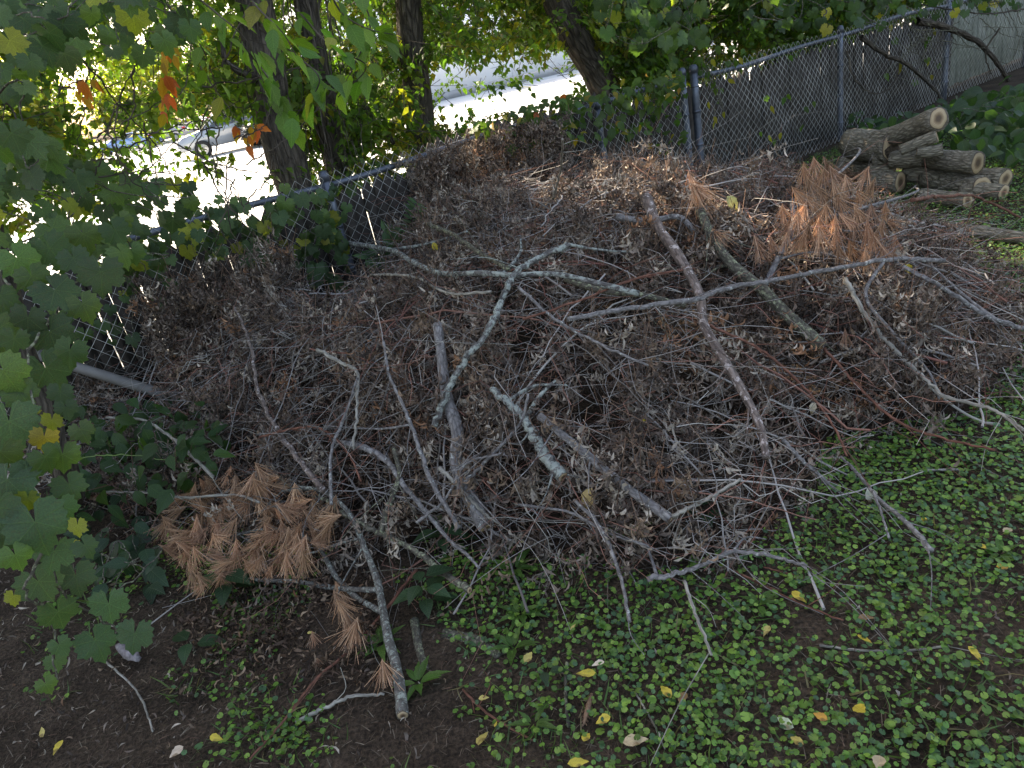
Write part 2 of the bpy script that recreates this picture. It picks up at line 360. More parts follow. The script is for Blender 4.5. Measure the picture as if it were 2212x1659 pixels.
def ovate(seed=0, wd=.27, serr=True, fold=.25, curl=.3, n=9):
    V = []; Fc = []
    for i in range(n):
        t = i/(n-1); wv = wd*math.sin(math.pi*min(1, t**.75))*(1.05-.25*t)
        if serr and 0 < i < n-1: wv *= 1.07 if i % 2 else .93
        y = t; z = -curl*t*t
        V += [(-wv, y+(.02 if i % 2 else 0), z+wv*fold), (0, y, z), (wv, y+(.02 if i % 2 else 0), z+wv*fold)]
    V = np.array(V, float)
    for i in range(n-1):
        a = 3*i
        Fc += [(a, a+1, a+4), (a, a+4, a+3), (a+1, a+2, a+5), (a+1, a+5, a+4)]
    uv = V.copy(); uv[:, 2] = 0
    return V, np.array(Fc), uv
def simple_leaf(wd=.3, curl=.25):   # six triangles
    V = np.array([(0, 0, 0), (-wd, .35, .05), (0, .4, 0), (wd, .35, .05), (-wd*.6, .72, -curl*.4), (0, .75, -curl*.5), (wd*.6, .72, -curl*.4), (0, 1, -curl)], float)
    Fc = np.array([(0, 2, 1), (0, 3, 2), (1, 2, 5), (1, 5, 4), (2, 3, 6), (2, 6, 5), (4, 5, 7), (5, 6, 7)])
    return V, Fc, V.copy()
def lobed_leaf(seed=0):
    a = [(0, 0), (-.22, .12), (-.45, .18), (-.33, .42), (-.42, .62), (-.15, .62), (0, 1), (.15, .62), (.42, .62), (.33, .42), (.45, .18), (.22, .12)]
    V = np.array([(0, .35, 0)]+[(x, y, -.25*(abs(x)+(y-.35)**2)+.04*math.sin(i*2.1+seed)) for i, (x, y) in enumerate(a)], float)
    n = len(a); Fc = np.array([(0, 1+(i+1) % n, 1+i) for i in range(n)])
    return V, Fc, V.copy()
def round_leaf(seed=0):
    r = np.random.default_rng(seed); n = 15; V = [(0, 0, 0)]
    for i in range(n):
        a = -math.pi*.95+2*math.pi*.95*i/(n-1); R = .5*(1.05 if i % 2 else .95)*(1-.04*abs(math.cos(a/2)))
        V.append((R*math.sin(a), R*math.cos(a), .05*(R*2)**2*(.6+.8*math.sin(2*a+seed))-.03*(i % 2)))
    V = np.array(V, float); Fc = np.array([(0, i+2, i+1) for i in range(n-1)])
    return V, Fc, V.copy()
def dry_leaf(curl, twist, wd=.17, fold=.6, n=5):
    V = []; p = np.zeros(3); a = 0.
    for i in range(n):
        t = i/(n-1); wv = wd*math.sin(math.pi*(.08+.88*t))
        c, s = math.cos(twist*t), math.sin(twist*t)
        V += [p+np.array((-wv*c, wv*s*.3, -wv*s+wv*fold)), p+np.array((wv*c, 0, wv*s+wv*fold))]
        a += curl/(n-1)
        p = p+np.array((0, math.cos(a), -math.sin(a)))/(n-1)
    V = np.array(V); Fc = np.array([q for i in range(n-1) for q in ((2*i, 2*i+1, 2*i+3), (2*i, 2*i+3, 2*i+2))])
    return V, Fc, V.copy()
def rotmats(T, Nn):
    """tip direction T, normal hint Nn -> (N,3,3) with columns x,y,z"""
    T = nrm(T); X = nrm(np.cross(T, Nn)); Z = np.cross(X, T)
    return np.stack([X, T, Z], -1)
def scatter(acc, tmpls, P, T, Nn, S, C, pick=None):
    P, T, Nn, S, C = map(np.asarray, (P, T, Nn, S, C)); n = len(P)
    R = rotmats(T, Nn); k = RNG.integers(0, len(tmpls), n) if pick is None else pick
    for j, (V, Fc, uv) in enumerate(tmpls):
        i = np.where(k == j)[0]
        if not len(i): continue
        W_ = np.einsum('nij,vj->nvi', R[i], V)*S[i][:, None, None]+P[i][:, None]
        f = (Fc[None]+(np.arange(len(i))*len(V))[:, None, None]).reshape(-1, Fc.shape[1])
        acc.add(W_.reshape(-1, 3), f, np.repeat(C[i], len(V), 0), np.tile(uv, (len(i), 1)))
def rvec(n, s=1.): return RNG.normal(size=(n, 3))*s
def leafobj(name, me, parent, P, T, Nn, S):
    R = rotmats(np.array([T], float), np.array([Nn], float))[0]*S
    o = link(name, me, parent)
    base = np.array(parent.location) if parent else np.zeros(3)
    M = Matrix.Identity(4)
    for i in range(3):
        for j in range(3): M[i][j] = R[i, j]
        M[i][3] = P[i]-base[i]
    o.matrix_local = M
    return o
def tmesh(name, t, mat_, col):
    V, Fc, uv = t; return npmesh(name, V, Fc, mat_, np.array(col), uv, True)

# ================================================================== GROUND, LOT
def grid_axis(lo, hi, step, far):
    a = list(np.arange(lo, hi+1e-6, step)); b = []; x = hi; s = step
    while x < far: s *= 1.5; x += s; b.append(x)
    c = []; x = lo; s = step
    while x > -far: s *= 1.5; x -= s; c.append(x)
    return np.array(c[::-1]+a+b)
gx = grid_axis(-4.5, 8, .06, 600); gy = grid_axis(.3, 10.5, .06, 600)
X, Y = np.meshgrid(gx, gy); Z = gh(X, Y); far = (np.abs(X) > 12) | (Y > 14) | (Y < -8); Z = np.where(far, -.17, Z)
nx, ny = len(gx), len(gy); i, j = np.meshgrid(np.arange(nx-1), np.arange(ny-1)); a = (j*nx+i).ravel()
def ground_mat():
    m_, n, l, b = mat('soil'); tc = N_(n, 'ShaderNodeTexCoord')
    n1 = N_(n, 'ShaderNodeTexNoise'); n1.inputs['Scale'].default_value = 3; n1.inputs['Detail'].default_value = 10; n1.inputs['Roughness'].default_value = .7; l.new(tc.outputs['Object'], n1.inputs['Vector'])
    rp = ramp(n, [(.3, (.02, .015, .011)), (.55, (.058, .043, .032)), (.75, (.11, .083, .062))]); l.new(n1.outputs[0], rp.inputs[0])
    n2 = N_(n, 'ShaderNodeTexNoise'); n2.inputs['Scale'].default_value = 90; n2.inputs['Detail'].default_value = 8; l.new(tc.outputs['Object'], n2.inputs['Vector'])
    r2 = ramp(n, [(.35, (.5, .5, .5)), (.7, (1.5, 1.4, 1.3))]); l.new(n2.outputs[0], r2.inputs[0])
    mu = N_(n, 'ShaderNodeMix', data_type='RGBA', blend_type='MULTIPLY'); mu.inputs[0].default_value = 1; l.new(rp.outputs[0], mu.inputs[6]); l.new(r2.outputs[0], mu.inputs[7]); l.new(mu.outputs[2], b.inputs['Base Color'])
    b.inputs['Roughness'].default_value = .95; b.inputs['Specular IOR Level'].default_value = .1
    bp = N_(n, 'ShaderNodeBump'); bp.inputs['Strength'].default_value = .9; bp.inputs['Distance'].default_value = .02; l.new(n2.outputs[0], bp.inputs['Height']); l.new(bp.outputs[0], b.inputs['Normal'])
    return m_
g = link('ground', npmesh('ground', np.stack([X.ravel(), Y.ravel(), Z.ravel()], -1), np.stack([a, a+1, a+nx+1, a+nx], -1), ground_mat(), smooth=True)); g['kind'] = 'structure'
def quad(name, pts, mat_, kind='structure'):
    o = link(name, npmesh(name, np.array(pts, float), np.array([[0, 1, 2, 3]]), mat_)); o['kind'] = kind; return o
M_LOT = solid('worn_asphalt', (.5, .5, .49), .9, 0, .6, .12)
lot = [fp(-170, -.15, 2.0), fp(170, -.15, 2.0), fp(170, -.15, 160), fp(-170, -.15, 160)]
quad('parking_lot', lot, M_LOT)
M_PAINT = solid('yellow_road_paint', (.6, .48, .12), .8, 0, 3, .15)

# building across the lot: base line through two seen points
bA, bB = atz(1009, 205, -.15), atz(1261, 147, -.15)
bd = nrm(bB-bA); bn = np.array([-bd[1], bd[0], 0]); 
if bn[1] < 0: bn = -bn
M_WALLW = solid('white_metal_cladding', (.86, .87, .9), .6, 0, .4, .04)
M_BASE = solid('grey_concrete_plinth', (.36, .36, .37), .9, 0, 2, .1)
bld = empty('warehouse', bA, label='long white warehouse with a grey concrete base across the parking lot', cat='building')
def wbox(name, u0, u1, z0, z1, d0, d1, m_):
    c = bd*((u0+u1)/2)+bn*((d0+d1)/2)+np.array([0, 0, (z0+z1)/2])
    V, Fc = boxv(c, bd*(u1-u0)/2, bn*(d1-d0)/2, np.array([0, 0, (z1-z0)/2]))
    return link(name, npmesh(name, V, Fc, m_), bld)
wbox('plinth', -7, 60, 0, .35, -.06, .1, M_BASE)
for k in range(14):
    wbox('wall_panel', -7+k*4.8, -7+k*4.8+4.77, .35, 5.6, (k % 2)*.012, 20, M_WALLW)
wbox('parapet', -7.1, 60.3, 5.6, 5.85, -.1, 20.1, M_BASE)
for k in range(9):   # painted bay lines before the wall
    c = bA+bd*(1+k*2.8)-bn*4.2; V = np.array([c-bd*.06-bn*2.3, c+bd*.06-bn*2.3, c+bd*.06+bn*2.3+bd*.8, c-bd*.06+bn*2.3+bd*.8]); V[:, 2] = -.146
    quad('painted_line', V, M_PAINT)

# ------------------------------------------------------------------ cars
M_GLASS = solid('car_glass', (.03, .04, .045), .08, 0, 1, .05, spec=.8); M_TYRE = solid('tyre_rubber', (.02, .02, .02), .85); M_RIM = solid('alloy_rim', (.5, .5, .52), .3, .8)
M_LAMPR = solid('red_tail_lamp', (.4, .02, .02), .3); M_LAMPW = solid('headlight_glass', (.7, .7, .72), .15)
def car(pos, ang, colr, label, suv=True, cat='car'):
    L, Wd, Ht = (4.7, 1.9, 1.7) if suv else (4.5, 1.8, 1.42)
    root = empty('parked_car', pos, label=label, cat=cat, group='cars parked on the lot beyond the fence'); root.rotation_euler = (0, 0, ang)
    paint = solid('car_paint', colr, .25, .2, 1, .03, coat=1.)
    if suv: prof = [(-2.3, .35), (-2.35, .75), (-2.3, 1.02), (-2.15, 1.08), (-1.95, 1.6), (-1.7, 1.68), (.2, 1.66), (.5, 1.6), (1.15, 1.1), (2.1, .95), (2.32, .75), (2.33, .4)]
    else: prof = [(-2.2, .3), (-2.22, .8), (-2.1, .98), (-1.6, 1.02), (-1.0, 1.38), (.1, 1.4), (.5, 1.32), (1.1, .98), (2.0, .82), (2.2, .62), (2.2, .3)]
    def extr(name, pr, hw0, mat_, yo=None, tap=.16):
        n_ = len(pr); V = []
        for s in (-1, 1):
            for x, z in pr: V.append((x, s*(hw0-(tap*max(0, z-1.0)/.6 if z > 1 else .03*abs(z-.7))), z))
        V = np.array(V); Fc = [np.array([[i_, (i_+1) % n_, n_+(i_+1) % n_, n_+i_] for i_ in range(n_)])]
        c1 = V[:n_].mean(0); c2 = V[n_:].mean(0); V = np.vstack([V, c1, c2])
        Fc.append(np.array([[2*n_, (i_+1) % n_, i_] for i_ in range(n_)]+[[2*n_+1, n_+i_, n_+(i_+1) % n_] for i_ in range(n_)]))
        return link(name, npmesh(name, V, Fc, mat_), root)
    extr('body', prof, Wd/2, paint)
    if suv: sidew = [(-1.9, 1.12), (-1.72, 1.55), (-.85, 1.58), (-.85, 1.12)], [(-.78, 1.12), (-.78, 1.58), (.15, 1.57), (.45, 1.5), (.95, 1.12)]
    else: sidew = [(-1.45, 1.04), (-.95, 1.32), (-.3, 1.34), (-.3, 1.02)], [(-.22, 1.02), (-.22, 1.34), (.1, 1.33), (.4, 1.26), (.92, 1.0)]
    for pr in sidew:
        for s in (-1, 1):
            V = []
            for e in (.012, -.03):
                for x, z in pr: V.append((x, s*(Wd/2-.16*max(0, z-1.0)/.6+e), z))
            n_ = len(pr); V = np.array(V); tri = [[0, i_, i_+1] for i_ in range(1, n_-1)]
            link('side_window', npmesh('side_window', V, [np.array(tri), np.array([[i_, (i_+1) % n_, n_+(i_+1) % n_, n_+i_] for i_ in range(n_)])], M_GLASS), root)
    (xa, za), (xb, zb) = ((.56, 1.55), (1.1, 1.14)) if suv else ((.55, 1.28), (1.05, 1.01))
    V = np.array([(xa+.03, -.62, za), (xa+.03, .62, za), (xb+.05, .74, zb), (xb+.05, -.74, zb), (xa-.03, -.6, za-.03), (xa-.03, .6, za-.03), (xb, .7, zb-.04), (xb, -.7, zb-.04)])
    link('windscreen', npmesh('windscreen', V, np.array([[0, 1, 2, 3], [0, 4, 5, 1], [2, 6, 7, 3], [1, 5, 6, 2], [0, 3, 7, 4]]), M_GLASS), root)
    for x in (-1.42, 1.42):
        for s in (-1, 1):
            wr = .36 if suv else .32
            prf = [(wr*.6, -.1), (wr*.95, -.12), (wr, -.08), (wr, .08), (wr*.95, .12), (wr*.6, .1)]
            th = np.arange(16)*2*math.pi/16
            V = np.array([(r_*math.cos(t_), y_, r_*math.sin(t_)) for r_, y_ in prf for t_ in th]); V += (x, s*(Wd/2-.08), wr)
            q = np.array([[k_*16+i_, k_*16+(i_+1) % 16, (k_+1)*16+(i_+1) % 16, (k_+1)*16+i_] for k_ in range(5) for i_ in range(16)])
            wh = link('wheel', npmesh('wheel', V, q, M_TYRE), root)
            V = np.array([(0, s*.1, 0)]+[(wr*.62*math.cos(t_)*(1 if i_ % 3 else .85), s*.07, wr*.62*math.sin(t_)) for i_, t_ in enumerate(th)]); V += (x, s*(Wd/2-.08), wr)
            link('rim', npmesh('rim', V, np.array([[0, 1+i_, 1+(i_+1) % 16] for i_ in range(16)]), M_RIM), wh)
    for s in (-1, 1):
        for xx, mm, nm, zz in ((2.26, M_LAMPW, 'headlight', .78), (-2.3 if suv else -2.17, M_LAMPR, 'tail_light', .9)):
            V, Fc = boxv((xx, s*Wd*.36, zz), (.05, 0, 0), (0, .2, 0), (0, 0, .08)); link(nm, npmesh(nm, V, Fc, mm), root)
    return root
rowdir = math.atan2(bd[1], bd[0])
car(atz(512, 323, -.15)*[1, 1, 0]+[0, 0, -.15], rowdir+3.25, (.27, .30, .33), 'silver SUV parked side-on just left of the forked tree trunk')
car(atz(590, 308, -.15)*[1, 1, 0]+[0, 0, -.15]+bd*1.0, rowdir+3.5, (.03, .03, .035), 'black SUV parked half behind the forked tree trunk')
car(atz(286, 328, -.15)*[1, 1, 0]+[0, 0, -.15], rowdir+2.7, (.10, .2, .42), 'blue car farthest left in the parking lot', False)
car(atz(365, 308, -.15)*[1, 1, 0]+[0, 0, -.15], rowdir+2.6, (.3, .31, .33), 'pale grey car with dark front left of the silver SUV', False)
car(atz(418, 286, -.15)*[1, 1, 0]+[0, 0, -.15], rowdir+2.4, (.55, .55, .55), 'white car in the far row behind the silver SUV', False)
car(atz(447, 276, -.15)*[1, 1, 0]+[0, 0, -.15], rowdir+2.4, (.45, .04, .03), 'red car in the far row behind the silver SUV', False)
# lamp post
lp = atz(362, 296, -.15); lpz = empty('lamp_post', (lp[0], lp[1], -.15), label='thin pale lamp post standing behind the parked cars', cat='lamp post')
me = tube_mesh('pole', np.array([(0, 0, 0), (0, 0, 3), (0, 0, 7)]), [.11, .09, .07], M_RIM, 8, 0); link('pole', me, lpz)
V, Fc = boxv((.5, 0, 7), (.45, 0, 0), (0, .14, 0), (0, 0, .06)); link('lamp_head', npmesh('lamp_head', V, Fc, M_RIM), lpz)

# ------------------------------------------------------------------ trees beyond the lot
crown_t = [simple_leaf(.32, .3), simple_leaf(.26, .1)]
def far_tree(x, y, h, r, colr, label):
    root = empty('broadleaf_tree', (x, y, -.16), label=label, cat='tree', group='trees beyond the parking lot')
    link('trunk', tube_mesh('trunk', smoothpath([(0, 0, 0), (.1, 0, h*.4), (0, .1, h*.8)], 8), np.linspace(.3, .08, 8), M_TRUNK, 8), root)
    n = 5200; cl = 130; C0 = nrm(rvec(cl))*(RNG.uniform(.3, 1, (cl, 1))**.5)*[r, r, h*.42]+[0, 0, h*.58]
    P = C0[RNG.integers(0, cl, n)]+rvec(n, r*.13); acc = Acc()
    c = np.array(colr)*RNG.uniform(.7, 1.4, (n, 1))*RNG.uniform(.85, 1.15, (n, 3))
    scatter(acc, crown_t, P, rvec(n)+[0, 0, -.4], rvec(n)+[0, 0, 1], RNG.uniform(.35, .6, n), c)
    o = link('crown', acc.mesh('crown', M_CROWN), root); o['kind'] = 'stuff'
ft = [(-47, 62, 11, 5, (.12, .14, .02)), (-36, 66, 9, 4.5, (.15, .16, .025)), (-26, 70, 8, 4.5, (.13, .15, .02)), (-17, 74, 9, 5, (.10, .13, .02)), (-8, 78, 8, 5, (.13, .14, .02)), (-60, 60, 12, 6, (.09, .12, .02))]
fl = ['yellow green tree behind the far left end of the lot', 'yellowest tree behind the lamp post', 'yellow green tree behind the silver SUV', 'green tree behind the trunk of the forked tree', 'yellow green tree next to the warehouse end', 'large green tree at the far left beyond the lot']
for t_, lb in zip(ft, fl): far_tree(*t_, lb)

# ================================================================== CHAIN LINK FENCE
fence = empty('chain_link_fence', FA, label='galvanised chain link fence running diagonally behind the brush pile', cat='fence')
fb = FA
posts = [(-3.9, 1.1, .03), (uof(atf(705, 400)), 1.14, .03), (uof(atf(1300, 310)), 1.1, .03), (uof(atf(1474, 170)), 1.17, .032), (uof(atf(1496, 170))+.02, 1.17, .036), (uof(atf(1815, 75)), 1.16, .03), (uof(atf(2048, 35)), 1.2, .036), (9.6, 1.15, .03), (12., 1.15, .03)]
for u, z, r in posts:
    b0 = fp(u, -.05, .0)-fb; t0 = fp(u, z, 0.)-fb
    p = link('post', tube_mesh('post', np.linspace(b0, t0, 6), [r]*6, M_GALV, 12, 0), fence)
    link('post_cap', tube_mesh('post_cap', np.array([t0+[0, 0, -.02], t0+[0, 0, .02], t0+[0, 0, .045], t0+[0, 0, .05]]), [r*1.18, r*1.2, r*.8, r*.1], M_GALV, 12, 0), p)
    for zz in (.25, .55, .85):
        link('tie_band', tube_mesh('tie_band', np.array([b0+[0, 0, zz], b0+[0, 0, zz+.025]]), [r*1.12]*2, M_GALV, 12, 0), p)
def railz(u): return 1.13+.015*math.sin(u*1.3)+.01*math.sin(u*3.1+1)
us = [p[0] for p in posts]
for a_, b_ in ((us[0], us[1]), (us[1], us[2]), (us[2], us[3]), (us[4], us[5]), (us[5], us[6]), (us[6], us[7]), (us[7], us[8])):
    uu = np.linspace(a_, b_, 14); pth = np.array([fp(u, railz(u)-.02, -.0)-fb for u in uu])
    link('top_rail', tube_mesh('top_rail', pth, [.021]*14, M_GALV, 10, 0), fence)
    # woven wires: vertical zigzags
    w_ = .078; n = int((b_-a_)/(w_/2)); K = 29
    k = np.arange(K); P = np.zeros((n, K, 3))
    for i_ in range(n):
        ph0 = i_ % 2; u = a_+i_*w_/2+((k+ph0) % 2)*w_/2
        z = .02+k*(1.155/(K-1)); bulge = .035*np.sin(u*2.1+z*2.3)+.02*np.sin(u*5+z*4)
        u = u+.012*np.sin(z*5+u*3)
        off = -.028-np.abs(bulge)*np.sin(np.clip(z/1.1, 0, 1)*math.pi)+((k+ph0) % 2-.5)*.004
        P[i_] = (FA+FD*u[:, None]+FN*off[:, None]-fb); P[i_, :, 2] += z
    V, Fq, uv = tubes(P, np.full((n, K), .0018), 3)
    o = link('wire_mesh', npmesh('wire_mesh', V, Fq, M_WIRE), fence); o['kind'] = 'stuff'

# picket fence behind it
pf = empty('picket_fence', FA, label='dark weathered picket fence with pointed tops standing behind the chain link', cat='fence')
pw = .094; pitch_ = .0958; th = .009
def picket_mesh(h, name='picket', seed=0):
    r = np.random.default_rng(seed); out = [(-pw/2, -.1), (pw/2, -.1), (pw/2, h-.06), (0, h+.01), (-pw/2, h-.06)]
    V = np.array([(x, s*th, z) for s in (-1, 1) for x, z in out]); V[:, 0] += r.uniform(-.003, .003, len(V))
    return npmesh(name, V, [np.array([[0, 1, 2], [0, 2, 3], [0, 3, 4], [5, 7, 6], [5, 8, 7], [5, 9, 8]]), np.array([[i_, 5+i_, 5+(i_+1) % 5, (i_+1) % 5] for i_ in range(5)])], M_PICKET)
pms = [picket_mesh(1.18+d_, seed=s_) for s_, d_ in enumerate((0, .02, -.015, .01))]
fang = math.atan2(FD[1], FD[0])
k = 0
for u in np.arange(-5.5, 8.0, pitch_):
    if random.random() < .015 and u < -.5: continue
    o = link('picket', random.choice(pms), pf); p = fp(u+random.uniform(-.004, .004)*(1.2 if u < 0 else .7), -.02 if -.2 < u < 1.6 else -.17, .26)-fb; o.location = p
    o.rotation_euler = (random.uniform(-.015, .015), random.uniform(-.006, .006), fang+random.uniform(-.03, .03))
for z in (.3, .9):
    V, Fc = boxv(fp(1.25, z-.05, .3)-fb, FD*6.75, FN*.02, (0, 0, .04)); link('cross_rail', npmesh('cross_rail', V, Fc, M_PICKET), pf)
bf = empty('board_fence', fp(9, 0, .6), label='pale grey green board fence behind the chain link at the far right', cat='fence')
b0 = fp(9, 0, .6)
V, Fc = boxv((0, 0, 0), FD*.068, FN*.01, (0, 0, .95)); pbm = npmesh('board', V, Fc, M_PALEBOARD)
for u in np.arange(8.05, 14, .145):
    o = link('board', pbm, bf); o.location = fp(u, .9+random.uniform(-.015, .015), .6+random.uniform(-.006, .006))-b0
V, Fc = boxv(fp(11, 1.2, .64)-b0, FD*2.95, FN*.018, (0, 0, .045)); link('cross_rail', npmesh('cross_rail', V, Fc, M_PALEBOARD), bf)

# ================================================================== TREES BEHIND THE FENCE
lobed = [lobed_leaf(0), lobed_leaf(3)]
canopy_t = [simple_leaf(.3, .25), simple_leaf(.24, .4), lobed_leaf(1)]
big_t = [simple_leaf(.36, .2)]
# image windows where the photograph is open to the lot
def inpoly(px, py, poly):
    inside = np.zeros(len(px), bool); n = len(poly)
    for i_ in range(n):
        x1, y1 = poly[i_]; x2, y2 = poly[(i_+1) % n]
        c = ((y1 > py) != (y2 > py)) & (px < (x2-x1)*(py-y1)/(y2-y1+1e-9)+x1)
        inside ^= c
    return inside
OPEN = [([(930, 130), (1010, 110), (1120, 100), (1250, 90), (1290, 170), (1140, 230), (1000, 270), (880, 270), (880, 200)], .03),
        ([(60, 160), (330, 120), (470, 270), (600, 300), (610, 390), (430, 430), (300, 500), (180, 300)], .2), ([(430, 235), (610, 235), (610, 345), (430, 345)], .02),
        ([(1480, 90), (1590, 70), (1610, 110), (1490, 150)], .3),
        ([(990, 20), (1130, 20), (1130, 60), (1000, 100)], .4), ([(0, 330), (300, 330), (300, 560), (0, 560)], .5)]
trees = []
def trunk_path(pts, off):
    P = [atf(x, y, o_) for (x, y), o_ in zip(pts, off)]
    return P
def make_tree(pts, off, r0, r1, label, top=7.5, limbs=(), name='broadleaf_tree', lean=None):
    P = trunk_path(pts, off)[::-1]    # pts listed top->bottom
    foot = P[0].copy(); d = nrm(P[-1]-P[0]); base = P[0]-d*(P[0][2]+.2)/max(d[2], .3)
    root = empty(name, (base[0], base[1], -.17), label=label, cat='tree')
    b = np.array(root.location); e = P[-1]; dd = d.copy(); path = [base]+P
    while path[-1][2] < top:
        dd = nrm(dd*.8+np.array([0, 0, .35])+rvec(1, .08)[0]); path.append(path[-1]+dd*.8)
    n = 40; pth = smoothpath(np.array(path)-b, n)
    link('trunk', tube_mesh('trunk', pth, np.interp(np.linspace(0, 1, n), [0, .08, .35, 1], [r0*1.25, r0*1.02, r1, r1*.35]), M_TRUNK, 18, .05, False, knob=.15), root)
    for lp_, lo, lr in limbs:
        Q = smoothpath(np.array([atf(x, y, o_) for (x, y), o_ in zip(lp_, lo)])-b, 16)
        link('limb', tube_mesh('limb', Q, np.linspace(lr, lr*.5, 16), M_TRUNK, 10, .08, True, knob=.2), root)
    # upper limbs into the crown
    for k_ in range(6):
        s = pth[random.randint(18, 36)]; a_ = random.uniform(0, 6.28); L = random.uniform(1., 2.4)
        Q = smoothpath([s, s+np.array([math.cos(a_)*L*.5, math.sin(a_)*L*.5, .5]), s+np.array([math.cos(a_)*L, math.sin(a_)*L, .7])], 8)
        link('limb', tube_mesh('limb', Q, np.linspace(r1*.4, .01, 8), M_TRUNK, 6, .1, False), root)
    trees.append((root, uof(P[-1]))); return root
T1 = make_tree([(545, -20), (570, 120), (598, 270), (635, 400)], [.62, .62, .62, .62], .135, .11, 'thick furrowed tree trunk leaning left behind the fence, left one of the close pair', limbs=[([(575, 170), (510, 150), (490, 135), (480, 90)], [.6, .5, .5, .5], .025)])
T2 = make_tree([(655, -20), (680, 120), (700, 240), (735, 385)], [.85, .85, .85, .85], .10, .075, 'slimmer dark tree trunk leaning left behind the fence, right one of the close pair', limbs=[([(730, 370), (770, 300), (790, 240), (785, 190), (760, 175)], [.9, 1, 1, 1.1, 1.1], .045), ([(790, 250), (830, 275), (850, 310)], [1, 1, .9], .035)])
T3 = make_tree([(880, -20), (890, 120), (905, 220), (910, 320)], [1.5, 1.5, 1.5, 1.5], .14, .1, 'straight dark trunk wrapped in leaves left of the gap that shows the warehouse')
T4 = make_tree([(1195, -20), (1240, 80), (1285, 150), (1330, 250)], [.9, .9, .9, .8], .15, .12, 'grey trunk leaning left over the creeper, right of the gap that shows the warehouse')
T5 = make_tree([(1375, -20), (1390, 60), (1402, 150), (1412, 220)], [1.2, 1.2, 1.2, 1.2], .12, .09, 'dark upright trunk behind the creeper beside the leaning trunk')
T6 = make_tree([(1760, -20), (1735, 30), (1705, 70), (1690, 110)], [.9, .9, .9, .9], .14, .12, 'broad trunk leaning right above the rail of the right hand fence')
T7 = make_tree([(-220, 60), (-200, 200), (-190, 350), (-180, 500)], [1.5, 1.5, 1.5, 1.5], .15, .12, 'tree at the left edge beyond the fence with shading crown')
T8 = make_tree([(2450, -60), (2440, 0), (2430, 60), (2425, 100)], [1.0, 1.0, 1.0, 1.0], .15, .12, 'tree at the right edge behind the board fence')
# crown leaves
SD = np.array(sd)
_tun = [hit(x_, y_, .0) for x_, y_ in ((1150, 380), (1230, 400), (1330, 410), (1420, 440), (1010, 345), (1290, 560), (1560, 480), (1480, 620), (1660, 560))]+[aty(1850, 305, 6.8), aty(1900, 340, 6.6), aty(2100, 390, 5.7), atf(1650, 200), atf(1600, 300), atz(2080, 540), atz(2180, 1150)]
def lit(C):  # drops clusters along sun rays, shaping gaps so sun patches get through
    ok = np.ones(len(C), bool)
    for q, p in enumerate(_tun):
        w_ = C-p; a_ = w_@SD; dd = np.linalg.norm(w_-a_[:, None]*SD, axis=1); ok &= ~((dd < (.42 if C[:, 2].mean() > 4 else .26)) & (a_ > 0))
    return ok
nc = 8200
U_ = RNG.uniform(-6.5, 13, nc); OF = RNG.uniform(.45, 5.5, nc); ZZ = RNG.uniform(1.25, 3.4, nc)
C0 = FA+FD*U_[:, None]+FN*OF[:, None]; C0[:, 2] = ZZ
ne = 2600; C0b = FA+FD*RNG.uniform(1.5, 9.5, ne)[:, None]+FN*RNG.uniform(.4, 3, ne)[:, None]; C0b[:, 2] = RNG.uniform(1.25, 2.4, ne); C0 = np.concatenate([C0, C0b]); nc += ne
nd = 1300; C0c = FA+FD*RNG.uniform(-3.5, 1.2, nd)[:, None]+FN*RNG.uniform(.4, 2, nd)[:, None]; C0c[:, 2] = RNG.uniform(.9, 1.9, nd); C0 = np.concatenate([C0, C0c]); nc += nd
nf = 1500; C0d = FA+FD*RNG.uniform(2.2, 8.3, nf)[:, None]+FN*RNG.uniform(.36, 1.6, nf)[:, None]; C0d[:, 2] = RNG.uniform(.95, 1.7, nf); C0 = np.concatenate([C0, C0d]); nc += nf
px, py, dz = projv(C0)
keep = np.ones(nc); 
for poly, pr in OPEN: keep = np.where(inpoly(px, py, poly), pr, keep)
keep *= np.where(inpoly(px, py, [(1165, -60), (1235, -60), (1350, 210), (1285, 210)]) & ((C0-FA)@FN < 1.1), .1, 1)
for _pl, _o in (([(505, -60), (585, -60), (670, 400), (600, 400)], .75), ([(645, -60), (700, -60), (752, 390), (700, 390)], 1.0), ([(860, -60), (905, -60), (930, 300), (885, 300)], 1.3)):
    keep *= np.where(inpoly(px, py, _pl) & ((C0-FA)@FN < _o), .2, 1)
keep *= np.where((px < 900) & (py > 420), .5, 1)*np.where(px < 420, .8, 1)
lim = np.interp(px, [0, 560, 760, 1000, 1100, 1300, 1500, 1830, 2212], [470, 330, 400, 350, 230, 210, 185, 125, 60])
keep *= np.where((py > lim+30), .1, 1)
dens = noise(C0, .9)
C0 = C0[lit(C0) & (RNG.uniform(size=nc) < keep) & (dens > -.75)]
tu = np.array([t_[1] for t_ in trees])
